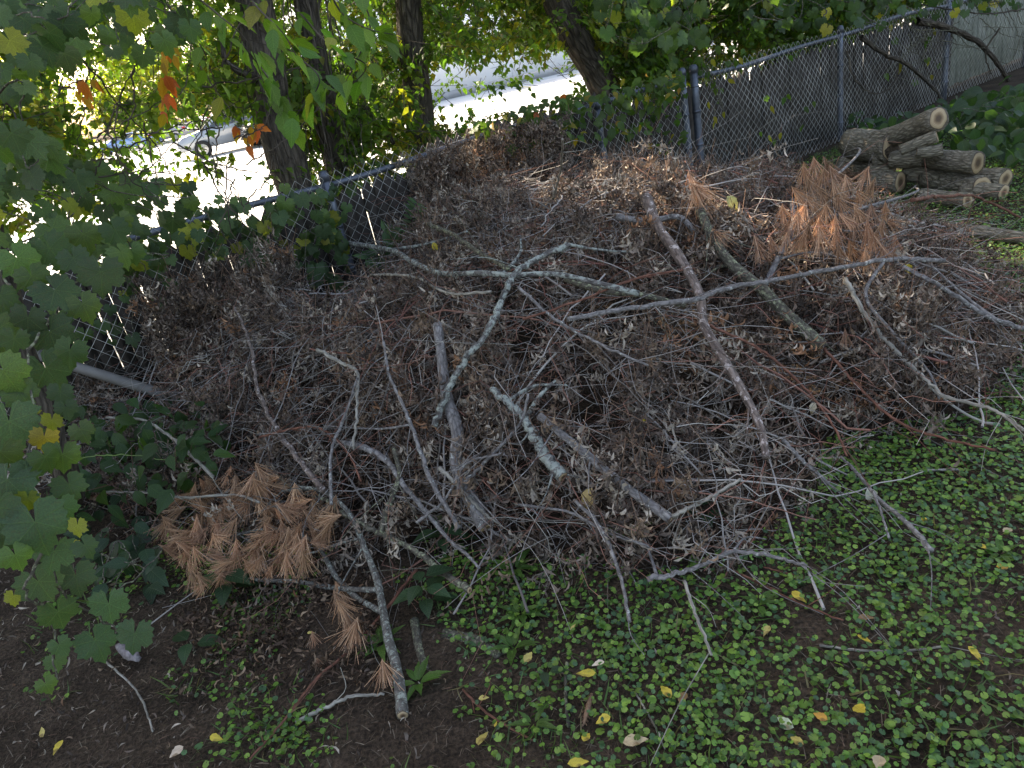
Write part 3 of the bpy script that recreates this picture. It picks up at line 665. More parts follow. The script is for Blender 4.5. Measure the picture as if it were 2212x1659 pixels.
def crown_scatter(C0, per, size, spread, tm, cols):
    own = np.argmin(np.abs(((C0-FA)@FD)[:, None]-tu[None]+RNG.normal(0, .6, (len(C0), 1))), 1)
    for ti, (root, _) in enumerate(trees):
        c = C0[own == ti]
        if not len(c): continue
        n = len(c)*per; ci = np.repeat(np.arange(len(c)), per)
        # twig direction per cluster: leaves arranged along drooping twigs
        tw = nrm(rvec(len(c))*[1, 1, .3]+[0, 0, -.25]); t_ = np.tile(np.linspace(-1, 1, per), len(c))
        P = c[ci]+tw[ci]*t_[:, None]*spread+rvec(n, spread*.22)
        side = np.where(np.arange(n) % 2, 1, -1)[:, None]*np.cross(tw[ci], [0, 0, 1])
        T = side*.8+tw[ci]*.5+[0, 0, -.45]+rvec(n, .25)
        Nn = rvec(n, .35)+[0, 0, 1]
        base = cols[RNG.integers(0, len(cols), len(c))][ci]*RNG.uniform(.75, 1.3, (n, 1))
        S = RNG.uniform(size[0], size[1], n)
        yield root, P-np.array(root.location), T, Nn, S, base, c-np.array(root.location), tw
GREENS = np.array([(.065, .12, .022), (.085, .145, .025), (.055, .105, .025), (.11, .155, .025), (.075, .13, .025), (.16, .15, .025)])
acc = {}
tacc = {}
for root, P, T, Nn, S, c, cc, tw in crown_scatter(C0, 16, (.055, .092), .17, canopy_t, GREENS):
    a_ = acc.setdefault(root.name, (root, Acc())); scatter(a_[1], canopy_t, P, T, Nn, S, c)
    t_ = tacc.setdefault(root.name, (root, [])); t_[1].append((cc, tw))
nb = 5200
U_ = RNG.uniform(-9, 13, nb); OF = RNG.uniform(.2, 6.5, nb); ZZ = RNG.uniform(3.2, 8.5, nb)
C1 = FA+FD*U_[:, None]+FN*OF[:, None]; C1[:, 2] = ZZ; C1 = C1[lit(C1)]
C2 = FA+FD*RNG.uniform(-7, -1, 1300)[:, None]+FN*RNG.uniform(.2, 3, 1300)[:, None]; C2[:, 2] = RNG.uniform(3.3, 6, 1300); C1 = np.concatenate([C1, C2])  # C2: unseen clusters added above the frame to block sun at lower left

for root, P, T, Nn, S, c, cc, tw in crown_scatter(C1, 14, (.13, .2), .35, big_t, GREENS):
    a_ = acc.setdefault(root.name, (root, Acc())); scatter(a_[1], big_t, P, T, Nn, S, c)
for root, a_ in acc.values():
    o = link('crown', a_.mesh('crown', M_CROWN), root); o['kind'] = 'stuff'
for root, lst in tacc.values():
    cc = np.concatenate([x[0] for x in lst]); tw = np.concatenate([x[1] for x in lst]); n = len(cc)
    t5 = np.linspace(-1.6, 1, 5)[None, :, None]; bend = rvec(n, .05)
    P = cc[:, None]+tw[:, None]*t5*.2+bend[:, None]*(t5**2); P[:, 0, 2] += .05
    V, Fq, uv = tubes(P, np.tile(np.linspace(.0035, .0012, 5), (n, 1)), 3)
    o = link('twigs', npmesh('twigs', V, Fq, M_TWIG, np.array((.06, .05, .04))), root); o['kind'] = 'stuff'

# ------------------------------------------------------------------ hanging elm leaves of the left tree, each leaf its own part
elm_me = [tmesh('leaf', ovate(s_, .3, True, .2, c_), M_ELM, c) for s_, c_, c in ((0, .15, (.085, .16, .03)), (1, .35, (.07, .14, .03)), (2, .2, (.11, .19, .03)), (3, .1, (.2, .2, .03)))]
def spray(root, pts, rr, n, size, name='leaf', meshes=elm_me, rad=.004, jit=.05, twm=M_TRUNK):
    b = np.array(root.location); Q = smoothpath([atr(x, y, r_) for (x, y), r_ in zip(pts, rr)], 24)-b
    link('twig', tube_mesh('twig', Q, np.linspace(rad, rad*.3, 24), twm, 5, .05, False), root)
    T = nrm(np.gradient(Q, axis=0))
    for k_ in range(n):
        t_ = (k_+.6)/n; i_ = min(23, int(t_*24)); s = 1 if k_ % 2 else -1
        sd_ = np.cross(T[i_], [0, 0, 1]); sd_ = sd_/(np.linalg.norm(sd_)+1e-6)
        tip = sd_*s*.7+T[i_]*.6+np.array([0, 0, -.5])+rvec(1, .2)[0]; S = random.uniform(*size)
        leafobj(name, random.choices(meshes, [5, 4, 4, .6][:len(meshes)])[0], root, Q[i_]+b+rvec(1, jit*.3)[0], tip, rvec(1, .35)[0]+[0, 0, 1], S)
for pts, r_, n in [([(500, -60), (560, 20), (610, 70), (640, 120)], (2.5, 2.4, 2.35, 2.3), 13), ([(380, -40), (470, 30), (540, 100), (570, 180)], (2.8, 2.7, 2.6, 2.6), 14),
                   ([(560, 60), (640, 120), (690, 170), (640, 250)], (2.5, 2.45, 2.4, 2.4), 13), ([(700, -50), (740, 30), (790, 60), (850, 75)], (2.6, 2.6, 2.6, 2.6), 12),
                   ([(760, -50), (800, 60), (770, 130), (740, 190)], (3., 3., 3., 3.), 12), ([(640, 20), (730, 110), (790, 140), (730, 210)], (2.8, 2.7, 2.7, 2.7), 12),
                   ([(520, 90), (580, 170), (610, 240), (630, 290)], (2.9, 2.9, 2.9, 2.9), 11), ([(330, -30), (400, 60), (440, 110), (470, 200)], (3.1, 3.1, 3., 3.), 13)]:
    spray(T1, pts, r_, n, (.065, .10))

# ================================================================== VINES
gcol = [(.05, .088, .036), (.06, .10, .045), (.045, .08, .036), (.07, .115, .035)]
grape_g = [tmesh('leaf', grape(s_, .25+.2*s_), M_GRAPE, gcol[s_]) for s_ in range(4)]
grape_y = [tmesh('leaf', grape(5, .3), M_GRAPE, (.20, .21, .03)), tmesh('leaf', grape(6, .5), M_GRAPE, (.34, .27, .04))]
orange_l = [tmesh('leaf', ovate(7, .25, True, .2, .3), M_ELM, (.40, .10, .03)), tmesh('leaf', ovate(8, .25, True, .3, .4), M_ELM, (.36, .2, .03))]
creep_g = [tmesh('leaf', ovate(9, .36, True, .2, .45), M_ELM, (.05, .095, .022)), tmesh('leaf', grape(12, .4), M_GRAPE, (.06, .105, .025)), tmesh('leaf', ovate(10, .32, True, .35, .6), M_ELM, (.065, .11, .024))]
creep_y = [tmesh('leaf', ovate(11, .25, True, .2, .3), M_ELM, (.24, .2, .03))]
def stems(root, paths, r, mat_=M_TRUNK, name='stem'):
    b = np.array(root.location)
    for pth in paths:
        n = max(8, len(pth)*6); Q = smoothpath(np.array(pth)-b, n); Q[1:-1] += rvec(n-2, .004)
        link(name, tube_mesh(name, Q, np.linspace(r, r*.5, n), mat_, 6, .1, False), root)
def facing(p, tilt=.5):
    d = nrm(O-p); return d*1.0+np.array([0, 0, tilt])
# V1: big leaves of the near grapevine on the left
v1 = empty('grape_vine', (-2.0, 2.9, 0), label='near grape vine with large grey green leaves trailing down the left edge', cat='vine', group='wild grape vines')
big = [(0, 643, 60, 0), (123, 630, 85, 0), (218, 592, 78, 0), (109, 722, 84, 0), (102, 800, 84, 0), (10, 805, 80, 0), (20, 917, 100, 0), (14, 1043, 100, 0), (30, 735, 50, 0), (68, 890, 28, 2), (143, 883, 40, 0), (112, 910, 38, 1), (95, 947, 48, 2), (78, 1134, 104, 0), (34, 1202, 56, 0), (116, 1195, 70, 0), (85, 1260, 74, 0), (164, 1247, 64, 0), (167, 1137, 38, 1), (159, 1185, 30, 2), (126, 1325, 66, 0), (235, 1308, 68, 0), (208, 1387, 68, 0), (290, 1373, 66, 0), (7, 1154, 66, 0), (60, 690, 60, 0), (-10, 720, 80, 0), (60, 1020, 55, 0), (150, 760, 60, 0), (180, 660, 60, 0), (40, 560, 70, 0), (110, 540, 70, 0), (180, 510, 60, 0), (250, 500, 55, 0), (70, 600, 60, 0), (60, 1080, 40, 1), (0, 980, 70, 0), (45, 850, 60, 0), (130, 850, 45, 0), (-20, 1100, 90, 0), (160, 560, 55, 0), (120, 1430, 36, 0), (100, 1480, 34, 0), (130, 1395, 40, 0), (30, 1290, 30, 1), (285, 545, 45, 0), (135, 985, 60, 0), (150, 1050, 60, 0), (100, 990, 55, 0), (175, 930, 45, 0), (140, 1100, 55, 0), (185, 1180, 45, 0)]
vp = []
for x, y, s, kd in big:
    r_ = np.interp(y, [500, 700, 900, 1150, 1300, 1480], [2.6, 2.35, 2.1, 2.0, 2.2, 2.35]) + random.uniform(-.08, .08)
    p = atr(x, y, r_); vp.append(p); S = s*r_/F*1.05
    me = random.choice(grape_g) if kd == 0 else (grape_y[0] if kd == 1 else random.choice(grape_y))
    tip = np.array([random.uniform(-.5, .5), -.25, -1.])+rvec(1, .15)[0]
    leafobj('leaf', me, v1, p-nrm(tip)*S*.3, tip, facing(p, .7)+rvec(1, .25)[0], S)
stems(v1, [[atr(-40, 520, 2.7), atr(30, 640, 2.5), atr(60, 760, 2.3), atr(70, 900, 2.2), atr(60, 1050, 2.1), atr(100, 1180, 2.1), atr(150, 1290, 2.25), atr(240, 1350, 2.35), atr(280, 1390, 2.4)], [atr(60, 760, 2.3), atr(110, 690, 2.4), atr(170, 600, 2.6), atr(240, 530, 2.7)], [atr(100, 1180, 2.1), atr(60, 1250, 2.1), atr(110, 1340, 2.3), atr(120, 1480, 2.4)]], .004, M_OLIVE)
# woody trunk at far left
wt = empty('tree_stump_vine', atz(150, 1130), label='dark woody vine trunk rising behind the big leaves at the left edge', cat='vine trunk')
b = np.array(wt.location)
link('trunk', tube_mesh('trunk', smoothpath(np.array([atz(135, 1080), atr(120, 960, 3.25), atr(60, 800, 3.2), atr(10, 640, 3.2), atr(-20, 520, 3.2), atr(-80, 300, 3.3)])-b, 24), np.linspace(.05, .04, 24), M_TRUNK, 12, .1, True, knob=.3), wt)
# V2: vine over the left fence
def vine(name, label, regions, meshes, weights, cat='vine', group=None, stem_n=6, facecam=.6, stemr=.003, stemm=M_OLIVE, droop=1.):
    c = np.array(regions[0][0], float).mean(0); p0 = atf(c[0], c[1], regions[0][2][0]) if regions[0][4] == 'f' else atr(c[0], c[1], regions[0][2][0])
    root = empty(name, p0, label=label, cat=cat, group=group)
    allp = []
    for poly, n, dep, size, mode in regions:
        poly = np.array(poly, float); lo, hi = poly.min(0), poly.max(0); k_ = 0; g_ = 0
        while k_ < n and g_ < n*40:
            g_ += 1; x, y = random.uniform(lo[0], hi[0]), random.uniform(lo[1], hi[1])
            if not inpoly(np.array([x]), np.array([y]), poly)[0]: continue
            d_ = random.uniform(*dep); p = atf(x, y, d_) if mode == 'f' else (atr(x, y, d_) if mode == 'r' else atz(x, y, d_))
            S = random.uniform(*size); tip = np.array([random.uniform(-.6, .6), random.uniform(-.4, .2), -droop])+rvec(1, .25)[0]
            leafobj('leaf', random.choices(meshes, weights)[0], root, p, tip, facing(p, facecam)+rvec(1, .4)[0], S); allp.append(p); k_ += 1
    allp = np.array(allp)
    if len(allp) > 4:
        P = []
        for q in range(stem_n):
            cur = random.choice(allp); pth = [cur]
            for _ in range(5):
                dd = np.linalg.norm(allp-cur, axis=1); cand = np.argsort(dd)[3:14]; cur = allp[random.choice(cand)]; pth.append(cur)
            P.append(pth)
        stems(root, P, stemr, stemm)
    return root
v2 = vine('grape_vine', 'grape vine leaves draped over the rail of the left part of the fence', [
    ([(230, 500), (450, 430), (650, 390), (760, 400), (770, 440), (690, 520), (600, 560), (430, 560), (240, 590)], 130, (-.22, .1), (.07, .125), 'f'), ([(60, 600), (330, 560), (420, 600), (300, 720), (150, 760)], 24, (-.2, .1), (.06, .11), 'f'),
    ([(600, 500), (720, 440), (760, 600), (740, 680), (640, 660)], 36, (-.18, -.05), (.08, .13), 'f')], grape_g+grape_y[:1], [4, 4, 4, 3, 1.6], group='wild grape vines', stem_n=10)
v3 = vine('grape_vine', 'dense backlit grape vine filling the top left corner above the fence', [
    ([(-60, -60), (330, -60), (420, 60), (300, 110), (150, 120), (60, 200), (-60, 260)], 88, (2.4, 3.9), (.055, .11), 'r'),
    ([(-60, 300), (60, 300), (220, 360), (330, 420), (250, 560), (-60, 560)], 60, (2.5, 3.9), (.05, .11), 'r'),
    ([(120, 330), (460, 400), (420, 460), (200, 480)], 26, (3.2, 3.9), (.07, .11), 'r'), ([(-40, 200), (80, 260), (120, 330), (-40, 330)], 12, (2.4, 3.), (.07, .11), 'r')], grape_g+grape_y[:1], [4, 4, 4, 4, 1.2], group='wild grape vines', stem_n=16)
v3b = vine('virginia_creeper', 'orange and red creeper leaves hanging in the bright gap at the upper left', [
    ([(335, 80), (375, 90), (375, 240), (340, 250)], 22, (2.9, 3.3), (.045, .07), 'r'), ([(495, 270), (560, 265), (560, 320), (505, 320)], 14, (3.1, 3.3), (.045, .07), 'r'), ([(150, 150), (220, 170), (210, 220), (160, 210)], 8, (2.8, 3.2), (.04, .06), 'r')], orange_l, [3, 2], stem_n=3, stemr=.002)
v4 = vine('virginia_creeper', 'creeper with green, yellow and orange leaves massed on the fence in the middle', [
    ([(1000, 270), (1100, 240), (1180, 210), (1300, 190), (1460, 120), (1480, 190), (1440, 240), (1400, 290), (1300, 300), (1130, 330), (1060, 300)], 292, (-.25, .0), (.065, .105), 'f'),
    ([(1150, 320), (1210, 300), (1200, 380), (1160, 370)], 12, (-.2, -.1), (.05, .08), 'f'), ([(1400, 200), (1480, 170), (1480, 330), (1400, 320)], 30, (-.15, -.04), (.05, .09), 'f')], creep_g+creep_y+orange_l, [5, 4, 4, 1.6, .4, .6], stem_n=10, droop=.25, facecam=1.)
v5 = vine('virginia_creeper', 'sparse creeper with yellow leaves threaded through the right hand fence mesh', [
    ([(1530, 100), (1800, 60), (1820, 300), (1520, 330)], 22, (-.12, -.05), (.06, .09), 'f'), ([(1500, 110), (1560, 90), (1600, 120), (1560, 220), (1510, 200)], 14, (-.15, 0), (.06, .09), 'f'),
    ([(1850, 60), (2030, 40), (2030, 190), (1850, 200)], 14, (-.15, 0), (.06, .1), 'f')], creep_g+creep_y, [1., 1.5, 1., 2.5], stem_n=10, stemr=.004)
v6 = vine('grape_vine', 'grape vine with pale yellow leaf hanging over the top of the leaning trunk', [
    ([(1290, -40), (1480, -40), (1560, 60), (1500, 110), (1380, 100), (1300, 60)], 70, (-.7, .3), (.09, .14), 'f')], grape_g+grape_y, [4, 4, 4, 4, 1, .8], group='wild grape vines')
v7 = vine('grape_vine', 'tangled vine with yellowing leaves over the top of the right hand fence', [
    ([(1600, -40), (2212, -60), (2212, 20), (2050, 30), (1850, 60), (1700, 60), (1620, 50)], 220, (-.5, .5), (.08, .13), 'f')], grape_g+grape_y, [4, 4, 4, 3, .8, .5], group='wild grape vines', stem_n=12, stemr=.006)
# woody hanging stems on the right fence
hv = empty('hanging_vine', fp(6, 0, -.1), label='bare woody vine looping down over the chain link behind the stacked logs', cat='vine')
stems(hv, [[atf(1860, 80, -.15), atf(1900, 110, -.2), atf(1960, 140, -.2), atf(2000, 175, -.25), atf(2035, 215, -.3), atf(2050, 240, -.35)]], .028, M_TRUNK)
stems(hv, [[atf(1980, 45, -.1), atf(2060, 65, -.15), atf(2110, 90, -.2), atf(2150, 130, -.25), atf(2180, 180, -.3), atf(2190, 205, -.3)]], .045, M_TRUNK)
stems(hv, [[atf(1830, 110, -.1), atf(1840, 160, -.15), atf(1870, 195, -.2), atf(1910, 198, -.2), atf(1935, 170, -.15), atf(1945, 110, -.1)],
           [atf(2212, 20, -.3), atf(2130, 30, -.3), atf(2080, 25, -.3), atf(1990, 10, -.2)], [atf(2160, 60, -.4), atf(2130, 110, -.3), atf(2140, 160, -.3)]], .012, M_TRUNK)
pth = []
for k_ in range(30):
    x = random.uniform(1830, 2230); y = random.uniform(-10, 90); a_ = random.uniform(-.4, 2.6); L = random.uniform(40, 150); o_ = random.uniform(-.3, -.06)
    pth.append([atf(x, y, o_), atf(x+math.cos(a_)*L*.5+random.uniform(-15, 15), y+abs(math.sin(a_))*L*.5, o_-.03), atf(x+math.cos(a_)*L, y+abs(math.sin(a_))*L*random.uniform(.4, 1), o_)])
stems(hv, pth, .006, M_OLIVE)
hs = empty('hanging_vine', atf(700, 250, .5), label='thin dark vine stems hanging round the close pair of trunks', cat='vine')
pth = []
for k_ in range(26):
    x = random.uniform(560, 800); y1 = random.uniform(340, 400); pth.append([atf(x-random.uniform(20, 80), -20, random.uniform(.3, 1)), atf(x-30+random.uniform(-25, 25), 180, random.uniform(.3, .9)), atf(x+random.uniform(-10, 25), y1, random.uniform(.2, .6))])
stems(hs, pth, .005)
hs2 = empty('hanging_vine', atr(350, 300, 3), label='thin bare vine stems crisscrossing the bright gap over the parking lot', cat='vine')
pth = []
for k_ in range(34):
    x = random.uniform(100, 540); y = random.uniform(120, 460); a_ = random.uniform(-1.2, 1.9); L = random.uniform(80, 260); r_ = random.uniform(2.8, 4.0)
    pth.append([atr(x, y, r_), atr(x+math.cos(a_)*L*.5+random.uniform(-25, 25), y+math.sin(a_)*L*.5, r_), atr(x+math.cos(a_)*L, y+math.sin(a_)*L+random.uniform(-30, 30), r_)])
pth += [[atr(0, 205, 3), atr(60, 290, 3), atr(110, 360, 3), atr(160, 420, 3.2)], [atr(350, 10, 3.2), atr(400, 80, 3.2), atr(440, 130, 3.2)], [atr(180, 130, 3), atr(270, 240, 3.2), atr(340, 320, 3.3), atr(390, 440, 3.5)], [atr(290, 140, 3), atr(290, 210, 3), atr(260, 330, 3.1)], [atr(480, 275, 3.4), atr(380, 285, 3.3), atr(280, 290, 3.3), atr(200, 310, 3.2)]]
stems(hs2, pth, .0035)

# ------------------------------------------------------------------ leafy plants
leaflet_g = [tmesh('leaflet', ovate(20, .17, False, .2, .2, 6), M_ELM, (.04, .08, .028)), tmesh('leaflet', ovate(21, .17, False, .25, .35, 6), M_ELM, (.055, .10, .04))]
ta = empty('tree_of_heaven_seedling', atf(900, 560, -.3), label='dark green seedling with long feather shaped leaves growing against the fence', cat='plant')
b = np.array(ta.location)
for (x0, y0), (x1, y1) in [((900, 560), (1045, 470)), ((900, 560), (1000, 430)), ((880, 570), (830, 500)), ((890, 560), (900, 440)), ((860, 580), (790, 560)), ((930, 570), (960, 510)), ((900, 580), (980, 540)), ((870, 590), (870, 500)), ((900, 600), (1000, 590)), ((880, 600), (930, 640))]:
    A = atf(x0, y0, -.25); Bp = atf(x1, y1, random.uniform(-.5, -.3)); Mid = (A+Bp)/2+[0, 0, .06]; Q = smoothpath([A, Mid, Bp], 14)
    fr = link('frond', tube_mesh('frond', Q-b, np.linspace(.003, .001, 14), M_OLIVE, 4, 0, False), ta); T = nrm(np.gradient(Q, axis=0))
    for i_ in range(2, 14):
        for s in (-1, 1):
            side = nrm(np.cross(T[i_], facing(Q[i_])))
            R = rotmats(np.array([side*s+T[i_]*.45+np.array([0, 0, -.2])]), np.array([facing(Q[i_], .8)+rvec(1, .15)[0]]))[0]*random.uniform(.075, .1)
            o = link('leaflet', random.choice(leaflet_g), fr); Mx = Matrix.Identity(4)
            for a1 in range(3):
                for a2 in range(3): Mx[a1][a2] = R[a1, a2]
                Mx[a1][3] = (Q[i_]-b)[a1]
            o.matrix_local = Mx
bram = vine('bramble', 'bramble with dark toothed leaves sprawling under the left fence', [
    ([(140, 960), (220, 900), (330, 880), (420, 950), (470, 1000), (420, 1060), (250, 1070), (150, 1060)], 105, (.12, .32), (.075, .12), 'z'), ([(150, 860), (440, 850), (500, 950), (440, 1010), (200, 960)], 90, (.18, .42), (.075, .12), 'z')],
    [tmesh('leaf', ovate(30+s_, .3, True, .25, .3), M_ELM, c) for s_, c in enumerate([(.035, .07, .028), (.045, .085, .03)])], [1, 1], cat='bramble', droop=.25, facecam=1.4)
stems(bram, [[atz(110, 1085, .1), atz(150, 1000, .3), atz(200, 985, .33), atz(300, 985, .3), atz(390, 1000, .25)]], .0035, solid('green_stem', (.13, .2, .05)))
dk = vine('broadleaf_weed', 'dark broad leaved weeds in the shadow left of the browned pine bough', [
    ([(150, 1090), (330, 1090), (350, 1200), (330, 1270), (230, 1280), (190, 1180)], 46, (.02, .2), (.08, .12), 'z'), ([(120, 1060), (200, 1060), (150, 1130)], 8, (.1, .2), (.08, .1), 'z')],
    [tmesh('leaf', ovate(33, .3, False, .2, .3), M_ELM, (.028, .055, .03))], [1], cat='weed', droop=.2, facecam=1.6)
nett = vine('nettle_patch', 'dark leafy weeds growing along the fence behind the stacked logs', [
    ([(1840, 240), (1900, 250), (2000, 225), (2060, 200), (2212, 200), (2260, 300), (2212, 340), (2110, 320), (2040, 290), (1960, 285), (1850, 285)], 270, (.1, .42), (.09, .14), 'z')],
    [tmesh('leaf', ovate(34+s_, .33, False, .2, .3), M_ELM, c) for s_, c in enumerate([(.03, .06, .028), (.04, .075, .03)])], [1, 1], cat='weeds', droop=.3, facecam=1.3)
nett2 = vine('nettle_patch', 'dark leafy weeds at the foot of the pale board fence at the far right', [
    ([(2050, 215), (2130, 190), (2230, 160), (2330, 150), (2330, 260), (2100, 260)], 200, (.1, .5), (.12, .18), 'z')],
    [tmesh('leaf', ovate(36+s_, .33, False, .2, .3), M_ELM, c) for s_, c in enumerate([(.03, .06, .028), (.04, .075, .03)])], [1, 1], cat='weeds', droop=.3, facecam=1.3)
for pos, n, lab, sz in [((505, 1285), 7, 'dark broad leaved weed under the pine bough', .13), ((965, 1190), 7, 'dark broad leaved weed between the splintered pole and the olive branch', .10), ((930, 1320), 9, 'dark broad leaved weed in front of the olive barked branch', .10), ((1180, 1480), 3, 'young weed with three leaves on the bare soil in the middle', .05),
                        ((2065, 790), 10, 'green weed showing through the right edge of the brush', .10), ((425, 1415), 3, 'lone dark weed on the littered soil at lower left', .10), ((1520, 1140), 4, 'green weed showing through the dead leaves near the pale curved branch', .07)]:
    p0 = atz(*pos); root = empty('broadleaf_weed', p0, label=lab, cat='weed', group='single broad leaved weeds')
    me = tmesh('leaf', ovate(40+n, .32, False, .2, .35), M_ELM, (.033, .068, .032))
    for k_ in range(n):
        a_ = k_*2.4; zt = .02+.012*k_
        leafobj('leaf', me, root, p0+np.array([math.cos(a_)*.02, math.sin(a_)*.02, zt+.03]), (math.cos(a_), math.sin(a_), .1), (0, 0, 1), sz*random.uniform(.7, 1.1))
    stems(root, [[p0, p0+[0, 0, .03+.012*n]]], .003, M_OLIVE)
# rosettes
for pos, n, lab, sz in [((825, 1400), 13, 'bright green dandelion rosette beside the foot of the pine bough', .085), ((1112, 1235), 11, 'dandelion rosette behind the cut end of the lichened trunk', .09), ((1125, 1330), 8, 'dandelion rosette in the middle of the ivy', .08), ((1110, 1405), 7, 'dandelion rosette standing right of the bare log in the soil', .09), ((905, 1480), 9, 'dandelion rosette right of the pine bough foot', .08), ((1640, 1310), 9, 'smooth round leaved rosette in the ivy right of the pale twigs', .06), ((1155, 1575), 6, 'glossy plantain rosette near the fallen yellow leaf cluster', .06), ((2160, 1200), 8, 'plantain rosette at the right edge of the ivy', .07), ((1355, 1170), 5, 'long leaved dandelion under the brush edge', .1)]:
    p0 = atz(*pos); p0[2] = gh(p0[0], p0[1])+.005; root = empty('dandelion', p0, label=lab, cat='weed', group='leaf rosettes among the ivy')
    me = [tmesh('leaf', ovate(50, .16, True, .3, c_), M_ELM, (.08, .15, .035)) for c_ in (.25, .45)]
    for k_ in range(n):
        a_ = k_*2.4+random.uniform(-.3, .3)
        leafobj('leaf', random.choice(me), root, p0+np.array([math.cos(a_)*.008, math.sin(a_)*.008, .01]), (math.cos(a_), math.sin(a_), random.uniform(.3, .8)), (0, 0, 1), sz*random.uniform(.7, 1.15))

# ================================================================== BRUSH PILE STUFF
dry_t = [dry_leaf(1.6, .8, .10, .9), dry_leaf(3.0, 1.2, .09, .6), dry_leaf(4.2, -1.2, .12, 1.1), dry_leaf(1.0, 2.2, .08, .5), dry_leaf(2.6, -2., .13, .5), dry_leaf(2.2, 2.6, .16, .8), dry_leaf(3.6, .4, .07, .3)]
def pile_points(n, extra=0.):
    out = []
    while sum(map(len, out)) < n:
        x = RNG.uniform(-3.2, 4.2, n); y = RNG.uniform(1.6, 7.8, n); h = ph(x, y)
        # accept by visible surface incl. slope
        e = .03; sx = (ph(x+e, y)-h)/e; sy = (ph(x, y+e)-h)/e
        k_ = (h > .035) & (RNG.uniform(size=n) < np.sqrt(1+np.clip(sx**2+sy**2, 0, 4))/2.3*np.clip(h/.15, .25, 1))
        out.append(np.stack([x, y, h+gh(x, y)], -1)[k_])
    return np.concatenate(out)[:n]
def pile_leaves(ncl, per, seed_cols):
    C = pile_points(ncl); dn = noise(C, 2.2)
    g1 = noise(C, 4.5)+.7*noise(C+5, 11.); low = g1 < -.18
    C[:, 2] += .21*np.clip(g1, -1.5, .75); C = C[~(low & (RNG.uniform(size=ncl) < .8))]; ncl = len(C); dn = noise(C, 2.2)
    C[:, 2] += RNG.uniform(-.2, .07, ncl)+.04*noise(C, 5.)
    ns = 900; us_ = np.where(RNG.uniform(size=ns) < .55, RNG.uniform(-2.5, -1.55, ns), RNG.uniform(-.55, .8, ns)); zz = np.where(us_ < -1, .3+.68*RNG.beta(1.3, 1.9, ns), RNG.uniform(.8, 1.17, ns)); E_ = FA+FD*us_[:, None]-FN*RNG.uniform(.08, .35, ns)[:, None]; E_[:, 2] = zz
    C = np.concatenate([C, E_]); ncl = len(C); dn = np.zeros(ncl)
    C[:, 2] = np.maximum(C[:, 2], .02)
    ci = np.repeat(np.arange(ncl), per); n = len(ci)
    ax = nrm(rvec(ncl)*[.7, .7, .4]+[0, 0, -.9]); L = RNG.uniform(.05, .17, ncl)
    t_ = RNG.uniform(0, 1, n); P = C[ci]+ax[ci]*(t_*L[ci])[:, None]+rvec(n, .012)
    T = rvec(n, .55)+ax[ci]*.4+[0, 0, -.9]; Nn = rvec(n)
    base = seed_cols[RNG.choice(len(seed_cols), ncl, p=PC)][ci]*RNG.uniform(.45, 1.45, (n, 1))
    P[:, 2] = np.maximum(P[:, 2], gh(P[:, 0], P[:, 1])+.01)
    return C, ax, L, P, T, Nn, base
DRY = np.array([(.185, .142, .112), (.115, .083, .066), (.19, .13, .088), (.36, .30, .24), (.065, .047, .037), (.26, .135, .075)]); PC = np.array([.28, .22, .09, .17, .22, .02])
acc1 = Acc(); C, ax, L, P, T, Nn, c = pile_leaves(8200, 19, DRY)
scatter(acc1, dry_t, P, T, Nn, RNG.uniform(.038, .068, len(P)), c)
# leaf clumps standing up against the fence
ns = 520; B0 = pile_points(ns); dr = nrm(rvec(ns)*[1, 1, .2]+[0, -.35, .9]); LL = RNG.uniform(.15, .36, ns)
tt = np.linspace(0, 1, 7)[None, :, None]; arch = nrm(rvec(ns)*[1, 1, 0]+[0, -.4, 0])
SP = B0[:, None]-[0, 0, .08]+dr[:, None]*(tt*LL[:, None, None])+arch[:, None]*(tt**2*LL[:, None, None]*.8)-np.array([0, 0, 1])*(tt**3*LL[:, None, None]*.55)
SP -= FN*np.maximum((SP-FA)@FN+.06, 0)[..., None]
hw = np.repeat(np.arange(ns), 30); th_ = RNG.uniform(.45, 1, len(hw)); ii = np.clip((th_*6).astype(int), 0, 5); fr_ = (th_*6-ii)[:, None]
hp = SP[hw, ii]*(1-fr_)+SP[hw, ii+1]*fr_; hang = RNG.uniform(0, .09, len(hw)); hp = hp-np.array([0, 0, 1])*hang[:, None]+rvec(len(hw), .012)
scatter(acc1, dry_t, hp, rvec(len(hw), .3)+[0, 0, -1], rvec(len(hw)), RNG.uniform(.04, .07, len(hw)), DRY[RNG.choice(6, ns, p=[.3, .15, .2, .2, .05, .1])][hw]*RNG.uniform(.7, 1.3, (len(hw), 1)))
o = link('dried_leaves', acc1.mesh('dried_leaves', M_DRY)); setp(o, 'grey brown curled dead leaves hanging all through the brush pile', 'dead leaves', kind='stuff')
# rachis twigs for clusters + many thin twigs
tw = Acc()
P3 = C[:, None]+ax[:, None]*(np.linspace(-.8, 1, 4)[None, :, None]*L[:, None, None]); P3[:, 0, 2] += .02
V, Fq, uv = tubes(P3, np.full((len(C), 4), .0013), 3); tc_ = np.repeat(np.array([(.16, .1, .07)])*RNG.uniform(.6, 1.6, (len(C), 1)), 12, 0); tw.add(V, Fq, tc_)
V, Fq, uv = tubes(SP, RNG.uniform(.0012, .0025, (ns, 1))*np.linspace(1, .5, 7), 3); tw.add(V, Fq, np.repeat(np.array([(.26, .13, .10), (.34, .31, .28), (.22, .17, .15)])[RNG.integers(0, 3, ns)], 21, 0))
n = 9500; C = pile_points(n); g1 = noise(C, 4.5)+.7*noise(C+5, 11.); C = C[~((g1 < -.2) & (RNG.uniform(size=n) < .7))]; n = len(C); C[:, 2] += RNG.uniform(-.16, .07, n)
